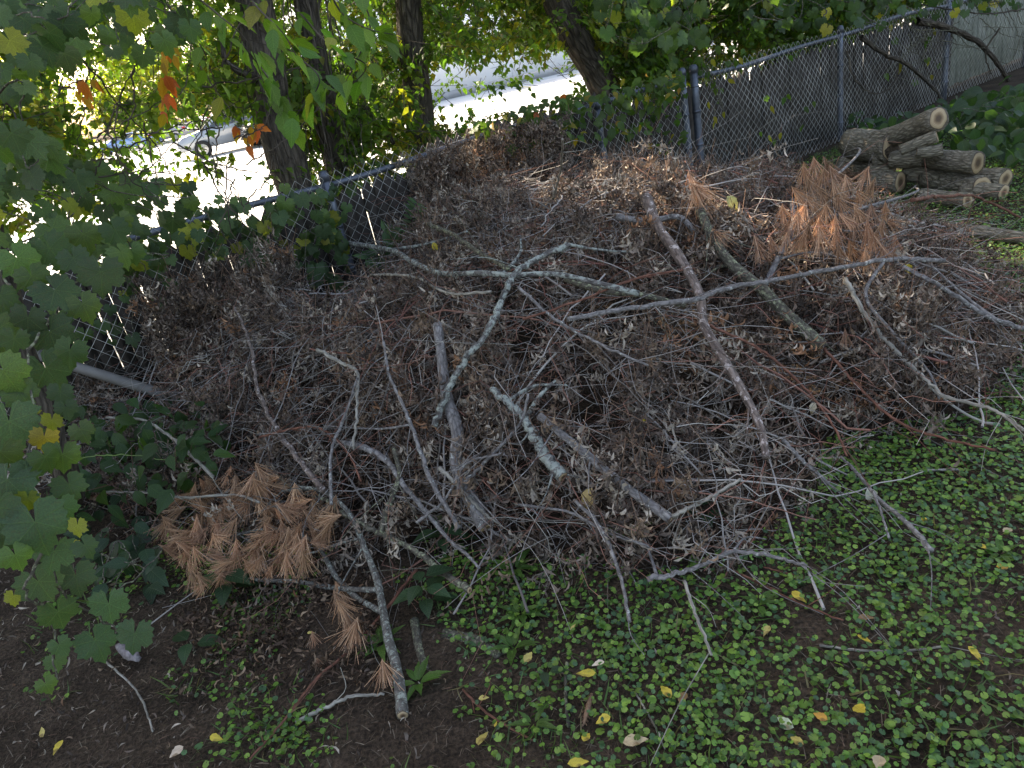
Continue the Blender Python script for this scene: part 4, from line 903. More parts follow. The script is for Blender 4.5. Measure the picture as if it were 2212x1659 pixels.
D = nrm(rvec(n)*[1, 1, .35]); Ln = RNG.uniform(.1, .42, n)*RNG.choice([1, 1.5], n, p=[.75, .25]); K = 7
tt = np.linspace(0, 1, K); bend = rvec(n, .28)*[1, 1, .6]+[0, 0, -.12]; kink = rvec(n, .06)
P3 = C[:, None]+D[:, None]*(tt[None, :, None]*Ln[:, None, None])+bend[:, None]*((tt**2)[None, :, None]*Ln[:, None, None])+kink[:, None]*(np.array([0, 1, .2, -1, -.3, .6, 0])*1.)[None, :, None]*Ln[:, None, None]
P3[..., 2] = np.maximum(P3[..., 2], gh(P3[..., 0], P3[..., 1])+.008)
off = (P3-FA)@FN; P3 = P3-FN*np.maximum(off+.06, 0)[..., None]
TWC = np.array([(.32, .29, .27), (.17, .15, .135), (.28, .14, .105), (.42, .39, .35), (.20, .09, .07)]); tcol = TWC[RNG.choice(5, n, p=[.32, .25, .22, .08, .13])]*RNG.uniform(.7, 1.25, (n, 1))
rr = RNG.uniform(.0009, .0024, n); V, Fq, uv = tubes(P3, rr[:, None]*np.linspace(1, .5, K), 3); tw.add(V, Fq, np.repeat(tcol, K*3, 0))
o = link('brush_twigs', tw.mesh('brush_twigs', M_TWIG)); setp(o, 'tangle of thin grey and reddish twigs making up the brush pile', 'twigs', kind='stuff')
# medium sticks
ms = Acc(); n = 360; C = pile_points(n); C[:, 2] += RNG.uniform(-.10, .06, n); K = 12
D = nrm(rvec(n)*[1, 1, .12]+np.array([.35, -.55, 0])*RNG.choice([1, -1, .3], n)[:, None]); Ln = RNG.uniform(.5, 1.3, n); tt = np.linspace(-.5, .5, K)
P3 = C[:, None]+D[:, None]*(tt[None, :, None]*Ln[:, None, None])+rvec(n, .12)[:, None]*((tt**2)[None, :, None]*Ln[:, None, None])
P3[..., 2] = np.maximum(P3[..., 2]*.3+.7*(surf(P3[..., 0], P3[..., 1])+RNG.uniform(-.1, .07, (n, 1))), gh(P3[..., 0], P3[..., 1])+.01)
off = (P3-FA)@FN; P3 = P3-FN*np.maximum(off+.06, 0)[..., None]; P3 += rvec(n*K, .004).reshape(n, K, 3)
V, Fq, uv = tubes(P3, RNG.uniform(.002, .006, (n, 1))*np.linspace(1, .45, K), 5, rough=.08); ms.add(V, Fq, np.repeat(TWC[RNG.choice(5, n, p=[.35, .3, .15, .1, .1])]*RNG.uniform(.7, 1.2, (n, 1)), K*5, 0), uv)
o = link('brush_sticks', ms.mesh('brush_sticks', M_TWIG, True)); setp(o, 'finger thick sticks lying criss-cross inside the brush pile', 'sticks', kind='stuff')

# ================================================================== TRACED BRANCHES
def cut_end(parent, c, d, r, name='cut_end', wob=.08):
    d = nrm(np.asarray(d, float)); a_ = np.cross(d, [0, 0, 1]); a_ = a_/(np.linalg.norm(a_)+1e-6); b_ = np.cross(d, a_); n = 18
    th_ = np.arange(n)*2*math.pi/n; R = r*(1+wob*np.sin(th_*2+random.random()*6)+wob*.4*np.sin(th_*5+random.random()*6))
    V = [c+d*.003]+[c+d*.002+(a_*math.cos(t)+b_*math.sin(t))*R[i_]*.5 for i_, t in enumerate(th_)]+[c+d*.001+(a_*math.cos(t)+b_*math.sin(t))*R[i_] for i_, t in enumerate(th_)]+[c-d*.004+(a_*math.cos(t)+b_*math.sin(t))*R[i_]*1.01 for i_, t in enumerate(th_)]
    uv = [(0, 0, 0)]+[(math.cos(t)*.5, math.sin(t)*.5, 0) for t in th_]+[(math.cos(t)*.98, math.sin(t)*.98, 0) for t in th_]*2
    s = np.arange(n); tri = np.stack([s*0, 1+s, 1+(s+1) % n], -1); q = np.concatenate([np.stack([1+k_*n+s, 1+(k_+1)*n+s, 1+(k_+1)*n+(s+1) % n, 1+k_*n+(s+1) % n], -1) for k_ in (0, 1)])
    return link(name, npmesh(name, np.array(V), [tri, q], M_END, uv=np.array(uv, float)), parent)
def branch(pts, w0, w1, m_, label, lift=.05, side=(), end=None, lifts=None, twigs=3, name='fallen_branch', cat='branch', group='branches lying on the brush pile'):
    up_ = .07 if 'pile' in group else 0.
    P = np.array([hit(x, y, (lifts[i_] if lifts else lift+up_)) for i_, (x, y) in enumerate(pts)])
    # even out depth jumps
    for _ in range(2):
        if len(P) > 2: 
            r_ = np.linalg.norm(P-O, axis=1); r2 = r_.copy(); r2[1:-1] = (r_[:-2]+2*r_[1:-1]+r_[2:])/4; P = O+(P-O)*(r2/r_)[:, None]
    dist = np.linalg.norm(P-O, axis=1).mean(); R0, R1 = w0/2*dist/F, w1/2*dist/F
    root = empty(name, P[0], label=label, cat=cat, group=group); b = P[0]
    n = max(14, len(pts)*8); Q = smoothpath(P-b, n); 
    if R0 < .012: Q[1:-1] += rvec(n-2, R0*.25)
    link('stem', tube_mesh('stem', Q, np.linspace(R0, R1, n), m_, 12 if R0 > .008 else 7, .06, True, knob=.2), root)
    if end in ('start', 'both'): cut_end(root, Q[0], Q[0]-Q[1], R0*1.02)
    if end in ('end', 'both'): cut_end(root, Q[-1], Q[-1]-Q[-2], R1*1.05)
    for sp, sw in side:
        SP = np.array([hit(x, y, lift) for x, y in sp]); 
        # root side limb on the stem
        SP[0] = (Q+b)[np.argmin(np.linalg.norm(Q+b-SP[0], axis=1))]
        ns = max(8, len(sp)*6); SQ = smoothpath(SP-b, ns); d_ = np.linalg.norm(SP.mean(0)-O)
        link('side_branch', tube_mesh('side_branch', SQ, np.linspace(sw/2*d_/F, sw/2*d_/F*.5, ns), m_, 7, .08, True, knob=.2), root)
    for k_ in range(twigs+2 if 'pile' in group else twigs):
        i_ = random.randint(2, n-2); d_ = nrm(nrm(Q[i_+1]-Q[i_])+rvec(1, .7)[0]*[1, 1, .4]); L_ = random.uniform(.08, .38)
        TQ = smoothpath([Q[i_], Q[i_]+d_*L_*.5+rvec(1, .01)[0], Q[i_]+d_*L_+rvec(1, .03)[0]], 7)
        link('twig', tube_mesh('twig', TQ, np.linspace(max(.0018, R1*.25), .0009, 7), m_, 4, .1, False), root)
    return root
B = branch
B([(755, 525), (850, 542), (900, 570), (965, 592), (1040, 590), (1110, 594), (1200, 592), (1290, 612), (1380, 634)], 13, 9, M_LICHEN, 'long lichened branch lying level across the pile top, butt by the fence post', .10, [([(865, 548), (930, 525), (1010, 500)], 7), ([(1110, 594), (1125, 540), (1124, 515)], 8)], 'start')
B([(1225, 528), (1160, 560), (1112, 592), (1088, 640), (1064, 695), (1040, 735), (1000, 785), (965, 850), (938, 922)], 13, 13, M_LICHEN, 'pale lichen covered branch bending down through the middle of the pile', .09, [([(1225, 528), (1300, 540), (1380, 545)], 7)], 'end')
B([(945, 700), (955, 780), (968, 870), (988, 930), (985, 1000), (1010, 1065), (1050, 1140)], 20, 30, M_GREYB, 'thick grey trunk piece with a tan sawn end pointing at the ivy in the middle', .03, (), 'end')
B([(1062, 842), (1120, 890), (1152, 940), (1190, 1000), (1216, 1030)], 14, 25, M_LICHEN, 'short white lichened branch with a round sawn end in the centre of the pile', .08, [([(1140, 915), (1170, 850), (1200, 822)], 12), ([(1105, 870), (1150, 835), (1225, 832)], 8)], 'end')
B([(1165, 898), (1250, 968), (1350, 1050), (1450, 1122)], 16, 20, M_GREYB, 'straight brown grey pole running down right to the pale curved branch', .05, (), 'end')
B([(1395, 425), (1422, 490), (1470, 560), (1512, 640), (1520, 700), (1560, 770), (1612, 860), (1645, 930), (1655, 990)], 25, 14, M_RED, 'thick branch with pinkish peeling bark running down the right half of the pile', .10, (), 'start')
B([(1330, 468), (1400, 478), (1470, 470), (1500, 500)], 14, 10, M_GREYB, 'short brown branch lying behind the top of the pinkish branch', .05)
B([(1512, 455), (1545, 525), (1592, 582), (1642, 622), (1702, 682), (1775, 746)], 18, 24, M_OLIVE, 'thick lichen flecked branch with a split yellow end at the right of the pile', .10, [([(1592, 582), (1560, 575), (1520, 600)], 8)], 'end')
B([(1225, 690), (1380, 662), (1510, 645), (1560, 626), (1700, 600), (1850, 572), (1930, 560), (2040, 563)], 9, 9, M_GREYB, 'long thin straight branch lying across the pinkish branch towards the right', .17, [([(1900, 566), (1870, 640), (1930, 720), (2020, 830), (2028, 862)], 8)], twigs=6)
B([(1825, 600), (1870, 680), (1930, 752), (2010, 830), (2032, 850), (2140, 882), (2212, 930)], 9, 5, M_PALE, 'pale arched twig bending down the right slope of the brush', .12, twigs=5)
B([(1930, 565), (2050, 630), (2130, 682), (2230, 715)], 7, 9, M_GREYB, 'grey forked branch at the right edge above the green weed', .12, [([(2130, 682), (2090, 645), (2010, 572)], 7)], twigs=4)
B([(1014, 1275), (950, 1228), (880, 1180), (800, 1140), (735, 1105), (690, 1070)], 13, 9, M_OLIVE, 'olive barked branch ending in the ivy, running up left to the pine bough', .05, (), 'start')
B([(1035, 1227), (1005, 1195), (980, 1175), (920, 1105), (870, 1045), (840, 1000), (790, 968), (740, 958)], 5, 17, M_GREYB, 'smooth grey pole with a splintered point in front of the sawn trunk piece', .06)
B([(850, 965), (862, 1030), (840, 1090), (822, 1150)], 8, 13, M_OLIVE, 'short knobbly stick standing across the smooth grey pole', .08)
B([(828, 735), (838, 800), (872, 880), (900, 950), (932, 1040), (992, 1140)], 6, 10, M_GREYB, 'slender purple grey branch running down the left middle of the pile', .12, [([(890, 930), (840, 925), (700, 920)], 5)], twigs=6)
B([(685, 755), (740, 785), (772, 805), (772, 860), (764, 972)], 8, 5, M_PALE, 'pale hooked branch with a hanging spike at the left of the pile', .10)
B([(772, 815), (745, 900), (718, 965), (716, 1090)], 5, 7, M_GREYB, 'thin grey stick hanging beside the pale hooked branch', .10)
B([(1398, 1252), (1470, 1236), (1520, 1220), (1580, 1192), (1660, 1200), (1742, 1222)], 11, 6, M_GREYB, 'angled grey branch lying on the ivy at the front edge of the pile', .04, [([(1398, 1252), (1405, 1200), (1385, 1145)], 8), ([(1580, 1192), (1620, 1160), (1655, 1165)], 5)], twigs=5)
B([(1600, 1035), (1550, 1065), (1500, 1092), (1452, 1115)], 6, 9, M_PALE, 'pale curved branch meeting the foot of the straight pole', .08)
B([(1478, 1255), (1500, 1320), (1537, 1415)], 7, 5, M_PALE, 'thin pale stick pointing down onto the ivy, farthest front', .03, twigs=0)
B([(1240, 1080), (1290, 1130), (1335, 1230), (1360, 1342)], 8, 7, M_GREYB, 'bent slender branch whose tip touches the ivy left of the angled grey branch', .05)
B([(1815, 985), (1850, 1020), (1900, 1080), (1960, 1130), (2012, 1190)], 5, 10, M_GREYB, 'grey stick lying on the ivy right of the pile with a pale broken tip', .03, twigs=2)
B([(1885, 1060), (1905, 1110), (1920, 1162)], 5, 4, M_GREYB, 'short dark stick crossing the stick on the ivy', .03, twigs=0)
B([(1690, 950), (1740, 1000), (1790, 1045)], 8, 8, M_GREYB, 'short grey stick sticking out of the right front of the pile', .06)
B([(230, 902), (300, 905), (350, 930), (412, 982), (460, 1030)], 5, 6, M_PALE, 'pale arching stick over the bramble', .12, twigs=2)
B([(195, 1062), (330, 1065), (400, 1075), (520, 1070), (560, 1085)], 4, 5, M_PALE, 'thin pale stick lying behind the browned pine bough', .08, twigs=4)
B([(560, 945), (640, 925), (690, 925), (750, 975), (780, 1040)], 5, 4, M_TWIGR, 'reddish arched twig above the browned pine bough', .10)
B([(1780, 752), (1850, 830), (1930, 905), (2040, 948), (2150, 972)], 6, 4, M_TWIGR, 'long reddish shoot bending down to the ivy at the right', .08, twigs=5)
B([(1525, 700), (1650, 760), (1730, 830), (1800, 920), (1830, 985)], 6, 4, M_TWIGR, 'reddish shoot crossing the right front slope', .08, twigs=5)
B([(1130, 690), (1250, 650), (1380, 600), (1500, 580)], 5, 4, M_TWIGR, 'reddish shoot under the long thin straight branch', .10, twigs=4)
B([(1970, 432), (2041, 424), (2126, 431), (2205, 470)], 6, 4, M_TWIGR, 'reddish shoot arching in front of the stacked logs', .22, twigs=3)
B([(700, 1060), (620, 960), (560, 850), (540, 740), (505, 660)], 10, 5, M_RED, 'dark red stem rising through the leafy brush against the left fence', .10, twigs=6)
B([(985, 1060), (1060, 985), (1130, 900), (1140, 850)], 8, 6, M_GREYB, 'purple grey stick slanting up to the short white lichened branch', .10)
B([(900, 1130), (960, 1080), (1010, 1000), (1090, 980)], 7, 5, M_GREYB, 'curved grey stick crossing the thick trunk piece', .12)
B([(950, 1010), (1000, 1060), (1060, 1120), (1075, 1130)], 9, 5, M_PALE, 'short pale grey stick over the sawn end of the trunk piece', .10)
B([(1120, 1090), (1240, 1110), (1310, 1150), (1400, 1180)], 6, 5, M_GREYB, 'level grey stick in front of the straight pole', .08)
B([(1220, 600), (1290, 625), (1400, 640), (1480, 660)], 16, 10, M_OLIVE, 'mossy dark branch tucked under the top of the pile centre', .03)
B([(925, 485), (985, 510), (1040, 550), (1100, 580)], 10, 8, M_OLIVE, 'olive branch slanting down to the bend of the pale lichened branch', .10)
B([(800, 592), (900, 600), (985, 635), (1060, 630)], 6, 5, M_PALE, 'thin pale stick below the long lichened branch', .08)
B([(1120, 620), (1200, 690), (1290, 740), (1400, 790)], 7, 5, M_GREYB, 'thin grey stick running right from the bend of the pale lichened branch', .10, twigs=6)
B([(1215, 300), (1212, 360), (1195, 430)], 4, 5, M_PALE, 'thin upright pale stick near the top of the pile', .22, lifts=[.55, .35, .12], twigs=2)
B([(230, 1430), (300, 1500), (330, 1580)], 4, 3, M_PALE, 'thin straight twig on the soil at lower left', .015, twigs=0, group='sticks on the soil')
B([(640, 1560), (700, 1530), (760, 1505), (830, 1500)], 9, 5, M_PALE, 'pale stick lying on the soil left of the pine bough foot', .02, twigs=1, group='sticks on the soil')
B([(960, 1370), (1030, 1385), (1080, 1420)], 22, 18, M_OLIVE, 'dark rotten log half sunk in the soil behind the ivy', .005, twigs=0, group='sticks on the soil')
B([(895, 1340), (905, 1400), (920, 1450)], 18, 16, M_OLIVE, 'dark bark strip on the soil right of the pine bough', .005, twigs=0, group='sticks on the soil')
B([(540, 1640), (610, 1560), (680, 1470), (760, 1400), (830, 1320), (900, 1230)], 4, 7, M_TWIGR, 'long reddish twig slanting behind the foot of the pine bough', .04, twigs=3, group='sticks on the soil')
B([(1000, 1490), (1050, 1540), (1150, 1600)], 5, 4, M_TWIGR, 'short reddish twig on the soil right of the pine bough foot', .012, twigs=2, group='sticks on the soil')
B([(1372, 1495), (1410, 1560), (1437, 1618)], 4, 3, M_PALE, 'thin twig on the ivy near the curled brown leaf', .015, twigs=0, group='sticks on the soil')
B([(1225, 1430), (1222, 1490), (1228, 1570)], 7, 6, M_OLIVE, 'dark straight stick standing in the ivy left of the pine cone', .01, twigs=0, group='sticks on the soil')
B([(1770, 1395), (1870, 1405), (1960, 1405), (2050, 1395)], 5, 4, M_PALE, 'long flat twig on the ivy by the large yellow leaf', .012, twigs=1, group='sticks on the soil')
B([(1590, 1235), (1700, 1290), (1780, 1325), (1822, 1340)], 5, 3, M_TWIGR, 'reddish twig carrying a dead leaf bunch onto the ivy', .03, twigs=2, group='sticks on the soil')
B([(1780, 1260), (1705, 1240), (1650, 1225)], 4, 3, M_TWIGR, 'short thin twig behind the reddish twig on the ivy', .02, twigs=0, group='sticks on the soil')
# pale sawn pole sticking up
p1, p0 = atf(1325, 338, -.35), atf(1285, 415, -.45)
sp = empty('sawn_pole', p0, label='pale barked pole with a white sawn end sticking up from the pile before the fence', cat='branch'); d_ = nrm(p1-p0)
link('stem', tube_mesh('stem', smoothpath([p0-p0-d_*.3, p0-p0, p1-p0], 14), np.full(14, .036), M_PALE, 14, .04, True), sp)
o = cut_end(sp, p1-p0, d_, .037); o.data.materials[0] = solid('fresh_sawn_wood', (.75, .66, .5), .7)
# fallen rail
p0, p1 = atf(140, 785, -.1), atf(300, 835, -.3)
sp = empty('fallen_rail', p0, label='loose grey metal rail slanting down from the vine trunk under the fence', cat='rail')
link('tube', tube_mesh('tube', np.linspace(p0-p0-(p1-p0)*.4, (p1-p0)*1.7, 8), np.full(8, .03), solid('dull_grey_paint', (.13, .12, .11), .6), 14, 0, True), sp)
# grey bark chunk
p0, p1 = atz(255, 1395, .03), atz(300, 1425, .03); sp = empty('bark_chunk', p0, label='pale grey crusty bark chunk on the soil by the trailing grape leaves', cat='bark')
link('bark', tube_mesh('bark', np.linspace(p0-p0, p1-p0, 10), .02*np.sin(np.linspace(.5, 2.7, 10)), solid('grey_crust', (.17, .15, .155), .95, 0, 60, .4, 1.), 12, .3, True), sp)
# log on the right
def log(pa, pb, r, label, mm=M_LOG, both=False, wob=.1, group='sawn logs stacked by the fence', name='log', cat='log'):
    pa = np.array(pa); pb = np.array(pb); root = empty(name, pa, label=label, cat=cat, group=group)
    n = 14; d_ = nrm(pb-pa); Q = smoothpath([pa-pa, (pb-pa)/2+rvec(1, r*.12)[0], pb-pa], n)
    link('bark', tube_mesh('bark', Q, r*(1+.05*np.sin(np.linspace(0, 5, n)+random.random()*6)), mm, 20, .05, True, knob=.1), root)
    cut_end(root, Q[-1], Q[-1]-Q[-2], r*.97, wob=wob); cut_end(root, Q[0], Q[0]-Q[1], r*.97, wob=wob)
    return root
def L_(xa, ya, xb, yb, w_, za, zb, label, **k):
    pa, pb = atz(xa, ya, za), atz(xb, yb, zb); d = np.linalg.norm((pa+pb)/2-O); return log(pa, pb, w_/2*d/F, label, **k)
L_(1828, 360, 1907, 369, 52, .12, .12, 'fat log at the bottom left of the stack, pale bark')
L_(1838, 309, 1932, 320, 54, .36, .36, 'fattest log on top at the left of the stack with a hollow end')
q_ = bpy.data.objects[-1] if False else [o_ for o_ in bpy.data.objects if o_.get('label', '').startswith('fattest log')][0]
q_e = aty(0, 0, 1); pa_ = atz(1838, 309, .36); pb_ = atz(1932, 320, .36); rc = cut_end(q_, (pb_-pa_)*1.006, pb_-pa_, .075, 'painted_hollow', .3); rc.data.materials[0] = solid('rot_hollow_shade', (.05, .035, .022), .95, 0, 60, .6, 1.)  # flat dark disc on the end paints the shade inside the rotten hollow
L_(1895, 306, 2027, 256, 38, .40, .60, 'log tilted upward at the back of the stack, its end highest of all')
L_(1945, 325, 2024, 294, 20, .40, .48, 'thin log with a pale end under the upward tilted log')
L_(1890, 342, 1953, 340, 30, .28, .28, 'small log end touching the hollow ended log')
L_(1925, 345, 1992, 341, 30, .27, .27, 'short round log right of the small log, in the middle row')
L_(1965, 343, 2026, 338, 30, .27, .27, 'log with a reddish split end in the middle row')
L_(1980, 328, 2036, 322, 20, .38, .38, 'small log lying on the middle row behind')
L_(2015, 343, 2112, 352, 36, .26, .26, 'long dark log on the upper right of the stack')
L_(2000, 384, 2122, 402, 36, .10, .10, 'long log with a broad oval sawn face low at the right')
L_(2060, 374, 2172, 386, 32, .11, .11, 'log behind the oval faced log, its end farthest right')
L_(2080, 410, 2168, 416, 28, .07, .07, 'lowest log at the right with a split dark end')
L_(1870, 388, 1945, 394, 38, .10, .10, 'grey log half hidden behind the brown pine bough')
L_(1880, 370, 1933, 366, 28, .18, .18, 'small ringed log end next to the fat bottom log')
L_(1960, 372, 2010, 372, 34, .14, .14, 'dark log in the middle of the stack under the reddish split end')
L_(1990, 424, 2090, 434, 28, .06, .06, 'dark log lying on the ground under the oval faced log')
L_(2040, 490, 2260, 522, 22, .06, .05, 'dark barked limb lying on the grass right of the pile', group='loose limbs on the grass')
L_(1965, 478, 2085, 505, 15, .12, .05, 'broken limb with pale bare wood beside the dark barked limb', mm=M_PALE, group='loose limbs on the grass')

# ================================================================== PINE BOUGHS
def tuft_mesh(seed, spread, n=70):
    r = np.random.default_rng(seed); K = 4; D = nrm(np.stack([r.normal(0, spread, n), np.ones(n), r.normal(0, spread*.7, n)], -1)); L = r.uniform(.7, 1, n)
    t_ = np.linspace(0, 1, K); P = D[:, None]*(t_[None, :, None]*L[:, None, None]); P += (r.normal(0, .10, (n, 3)))[:, None]*(t_**2)[None, :, None]
    P[:, :, 1] += np.repeat(r.uniform(-.25, .05, n)[:, None], K, 1)
    Wn = nrm(np.cross(D, r.normal(size=(n, 3))))*.0075
    V = np.stack([P-Wn[:, None], P+Wn[:, None]], 2).reshape(-1, 3)
    f = np.array([[2*k_, 2*k_+1, 2*k_+3, 2*k_+2] for k_ in range(K-1)]); Fq = (f[None]+(np.arange(n)*K*2)[:, None, None]).reshape(-1, 4)
    base = np.array([(.42, .235, .14), (.33, .175, .105), (.50, .31, .20)])[r.integers(0, 3, n)]*r.uniform(.7, 1.2, (n, 1))
    return npmesh('needle_tuft', V, Fq, M_NEEDLE, np.repeat(base, K*2, 0))
tufts = [tuft_mesh(s_, sp_) for s_, sp_ in ((1, .28), (2, .38), (3, .22), (4, .5), (5, .33))]
def put_tufts(root, pix, size, lift, down=(0, -.35, -1.), var=.3):
    b = np.array(root.location)
    for x, y in pix:
        p = hit(x, y, lift+random.uniform(-.03, .05)); S = size*random.uniform(.8, 1.15)
        tip = np.array(down)+rvec(1, var)[0]; leafobj('needle_tuft', random.choice(tufts), root, p-nrm(tip)*S*.35, tip, facing(p)+rvec(1, .2)[0], S)
def polyfill(poly, n, mind):
    poly = np.array(poly, float); lo, hi = poly.min(0), poly.max(0); out = []; g_ = 0
    while len(out) < n and g_ < 6000:
        g_ += 1; q = (random.uniform(lo[0], hi[0]), random.uniform(lo[1], hi[1]))
        if inpoly(np.array([q[0]]), np.array([q[1]]), poly)[0] and all(math.hypot(q[0]-o_[0], q[1]-o_[1]) > mind for o_ in out): out.append(q)
    return out
pb = B([(870, 1545), (858, 1450), (838, 1375), (828, 1322), (815, 1255), (790, 1190), (755, 1110), (700, 1062), (640, 1050)], 20, 7, M_PINE, 'forked pine bough with browned needles at the lower left, its foot on the bare soil', .05,
       [([(826, 1330), (770, 1290), (722, 1240), (690, 1185), (600, 1142), (490, 1160)], 11), ([(790, 1302), (720, 1270), (640, 1256), (540, 1250), (440, 1200), (370, 1160)], 10), ([(700, 1150), (640, 1110), (560, 1080)], 6), ([(690, 1090), (600, 1060), (480, 1040)], 5), ([(640, 1256), (600, 1200), (540, 1170), (460, 1110)], 5), ([(720, 1240), (730, 1290), (760, 1340)], 4)],
       'start', twigs=4, name='pine_bough', cat='pine bough', group='browned pine boughs', lifts=[.02, .03, .05, .07, .1, .12, .14, .14, .12])
put_tufts(pb, polyfill([(360, 1110), (430, 1025), (500, 1020), (640, 1030), (700, 1070), (735, 1120), (690, 1180), (650, 1240), (540, 1240), (430, 1275), (370, 1220), (345, 1160)], 88, 15), .095, .12, (-.2, -.35, -.8), .6)
put_tufts(pb, [(738, 1285), (742, 1320), (752, 1350), (772, 1372), (832, 1455), (735, 1300), (760, 1375)], .10, .06)
put_tufts(pb, [(690, 1440), (680, 1390)], .07, .02)
pr = B([(1640, 640), (1680, 560), (1705, 510), (1712, 440), (1722, 385), (1760, 360)], 9, 4, M_GREYB, 'browned pine bough with hanging tufts in front of the stacked logs', .12,
       [([(1712, 440), (1780, 470), (1860, 450), (1980, 400)], 6), ([(1705, 510), (1760, 490), (1840, 500), (1930, 470)], 5), ([(1716, 420), (1780, 400), (1850, 395), (1900, 400)], 4), ([(1690, 545), (1760, 545), (1850, 570)], 5)], twigs=4, name='pine_bough', cat='pine bough', group='browned pine boughs')
put_tufts(pr, polyfill([(1735, 385), (1760, 360), (1850, 365), (1890, 430), (1930, 480), (1935, 560), (1840, 570), (1740, 530), (1690, 530), (1680, 470), (1720, 440)], 42, 27), .11, .15, (0, -.25, -1), .33)
ps = B([(1500, 385), (1507, 420), (1516, 450)], 5, 4, M_GREYB, 'small pine twig with browned needles hanging at the top of the pile', .15, twigs=0, name='pine_bough', cat='pine bough', group='browned pine boughs'); put_tufts(ps, [(1500, 408), (1514, 425), (1518, 440)], .14, .16)
ps = B([(1535, 490), (1548, 510), (1552, 525)], 4, 3, M_GREYB, 'single browned needle tuft lying on the olive lichen flecked branch', .15, twigs=0, name='pine_bough', cat='pine bough', group='browned pine boughs'); put_tufts(ps, [(1550, 515), (1640, 540), (1668, 535)], .11, .14)
ps = B([(1815, 715), (1822, 722), (1826, 735)], 3, 3, M_GREYB, 'lone orange needle tuft on the right slope of the pile', .12, twigs=0, name='pine_bough', cat='pine bough', group='browned pine boughs'); put_tufts(ps, [(1825, 732)], .09, .12)

# ================================================================== GROUND COVER
round_t = [round_leaf(s_) for s_ in range(4)]
def ground_pts(n, xr=(-2.6, 6.5), yr=(.9, 8.5)):
    x = RNG.uniform(*xr, n); y = RNG.uniform(*yr, n); return x, y
def ivy_density(x, y):
    px, py, dz = projv(np.stack([x, y, x*0], -1))
    # green lawn-like right, sparse soil left
    line = np.interp(px, [-400, 450, 600, 900, 1050, 1500, 2212, 3000], [-.1, -.08, .1, .14, .55, .85, 1.05, 1.05])
    P = np.stack([x, y, x*0], -1); nn = noise(P, 3.2)+.6*noise(P, 9.)+.4*noise(P, 21.)
    d = line+nn*.5
    # soil patches seen in the photograph
    for cx, cy, rx, ry, s in ((2150, 1330, 90, 70, .8), (2100, 1500, 150, 90, .6), (1780, 1360, 110, 40, .6), (1560, 1230, 90, 40, .5), (1080, 1450, 130, 60, .5), (950, 1600, 120, 80, .5), (900, 1430, 80, 100, .9)):
        d -= s*np.exp(-((px-cx)/rx)**2-((py-cy)/ry)**2)
    for cx, cy, rx, ry, s in ((600, 1590, 110, 60, .9), (1090, 1280, 110, 60, .9), (1330, 1380, 120, 60, .4), (1950, 1080, 200, 140, .5), (640, 1480, 60, 30, .4), (450, 1620, 80, 40, .3)):
        d += s*np.exp(-((px-cx)/rx)**2-((py-cy)/ry)**2)
    return d
x, y = ground_pts(330000); d = ivy_density(x, y); dist = np.hypot(x, y)
v = -(((x-FA[0])*FN[0] + (y-FA[1])*FN[1]))
k_ = (RNG.uniform(size=len(x))*1.15 < d) & (ph(x, y) < .12) & (v > .2) & (RNG.uniform(size=len(x)) < np.clip(2.6/dist, .25, 1)**.5)
x, y = x[k_], y[k_]; print('ivy', len(x)); n = len(x)
S = RNG.uniform(.009, .0195, n)*np.where(RNG.uniform(size=n) < .06, 1.5, 1); z = gh(x, y)+RNG.uniform(.008, .045, n)
col = np.array([(.075, .16, .03), (.10, .20, .035), (.055, .12, .05), (.14, .23, .04)])[RNG.integers(0, 4, n)]*RNG.uniform(.6, 1.35, (n, 1))
a_ = Acc(); scatter(a_, round_t, np.stack([x, y, z], -1), np.stack([RNG.normal(size=n), RNG.normal(size=n), RNG.normal(0, .25, n)], -1), rvec(n, .28)+[0, -.15, 1], S, col)
o = link('ground_ivy', a_.mesh('ground_ivy', M_IVY)); setp(o, 'low ground ivy with small round scalloped leaves covering the soil', 'ground cover', kind='stuff')
# grass blades
x, y = ground_pts(150000); d = ivy_density(x, y); v = -(((x-FA[0])*FN[0] + (y-FA[1])*FN[1])); P = np.stack([x, y, x*0], -1)
k_ = (RNG.uniform(size=len(x)) < .25+.5*np.clip(noise(P, 4.), 0, 1)) & (d > .12) & (ph(x, y) < .1) & (v > .1); x, y = x[k_], y[k_]; n = len(x)
gt = np.array([(-.04, 0, 0), (.04, 0, 0), (-.03, .5, -.05), (.03, .5, -.05), (0, 1, -.3)], float); gf = np.array([(0, 1, 3), (0, 3, 2), (2, 3, 4)])
a_ = Acc(); col = np.array([(.06, .12, .03), (.09, .14, .035), (.17, .14, .07), (.05, .09, .03)])[RNG.choice(4, n, p=[.4, .25, .15, .2])]*RNG.uniform(.7, 1.2, (n, 1))
scatter(a_, [(gt, gf, gt)], np.stack([x, y, gh(x, y)], -1), np.stack([RNG.normal(0, .7, n), RNG.normal(0, .7, n), RNG.uniform(.3, 1., n)], -1), rvec(n)+[0, 0, .3], RNG.uniform(.03, .085, n), col)
o = link('grass', a_.mesh('grass', M_GRASS)); setp(o, 'thin grass blades growing between the ground ivy', 'grass', kind='stuff')
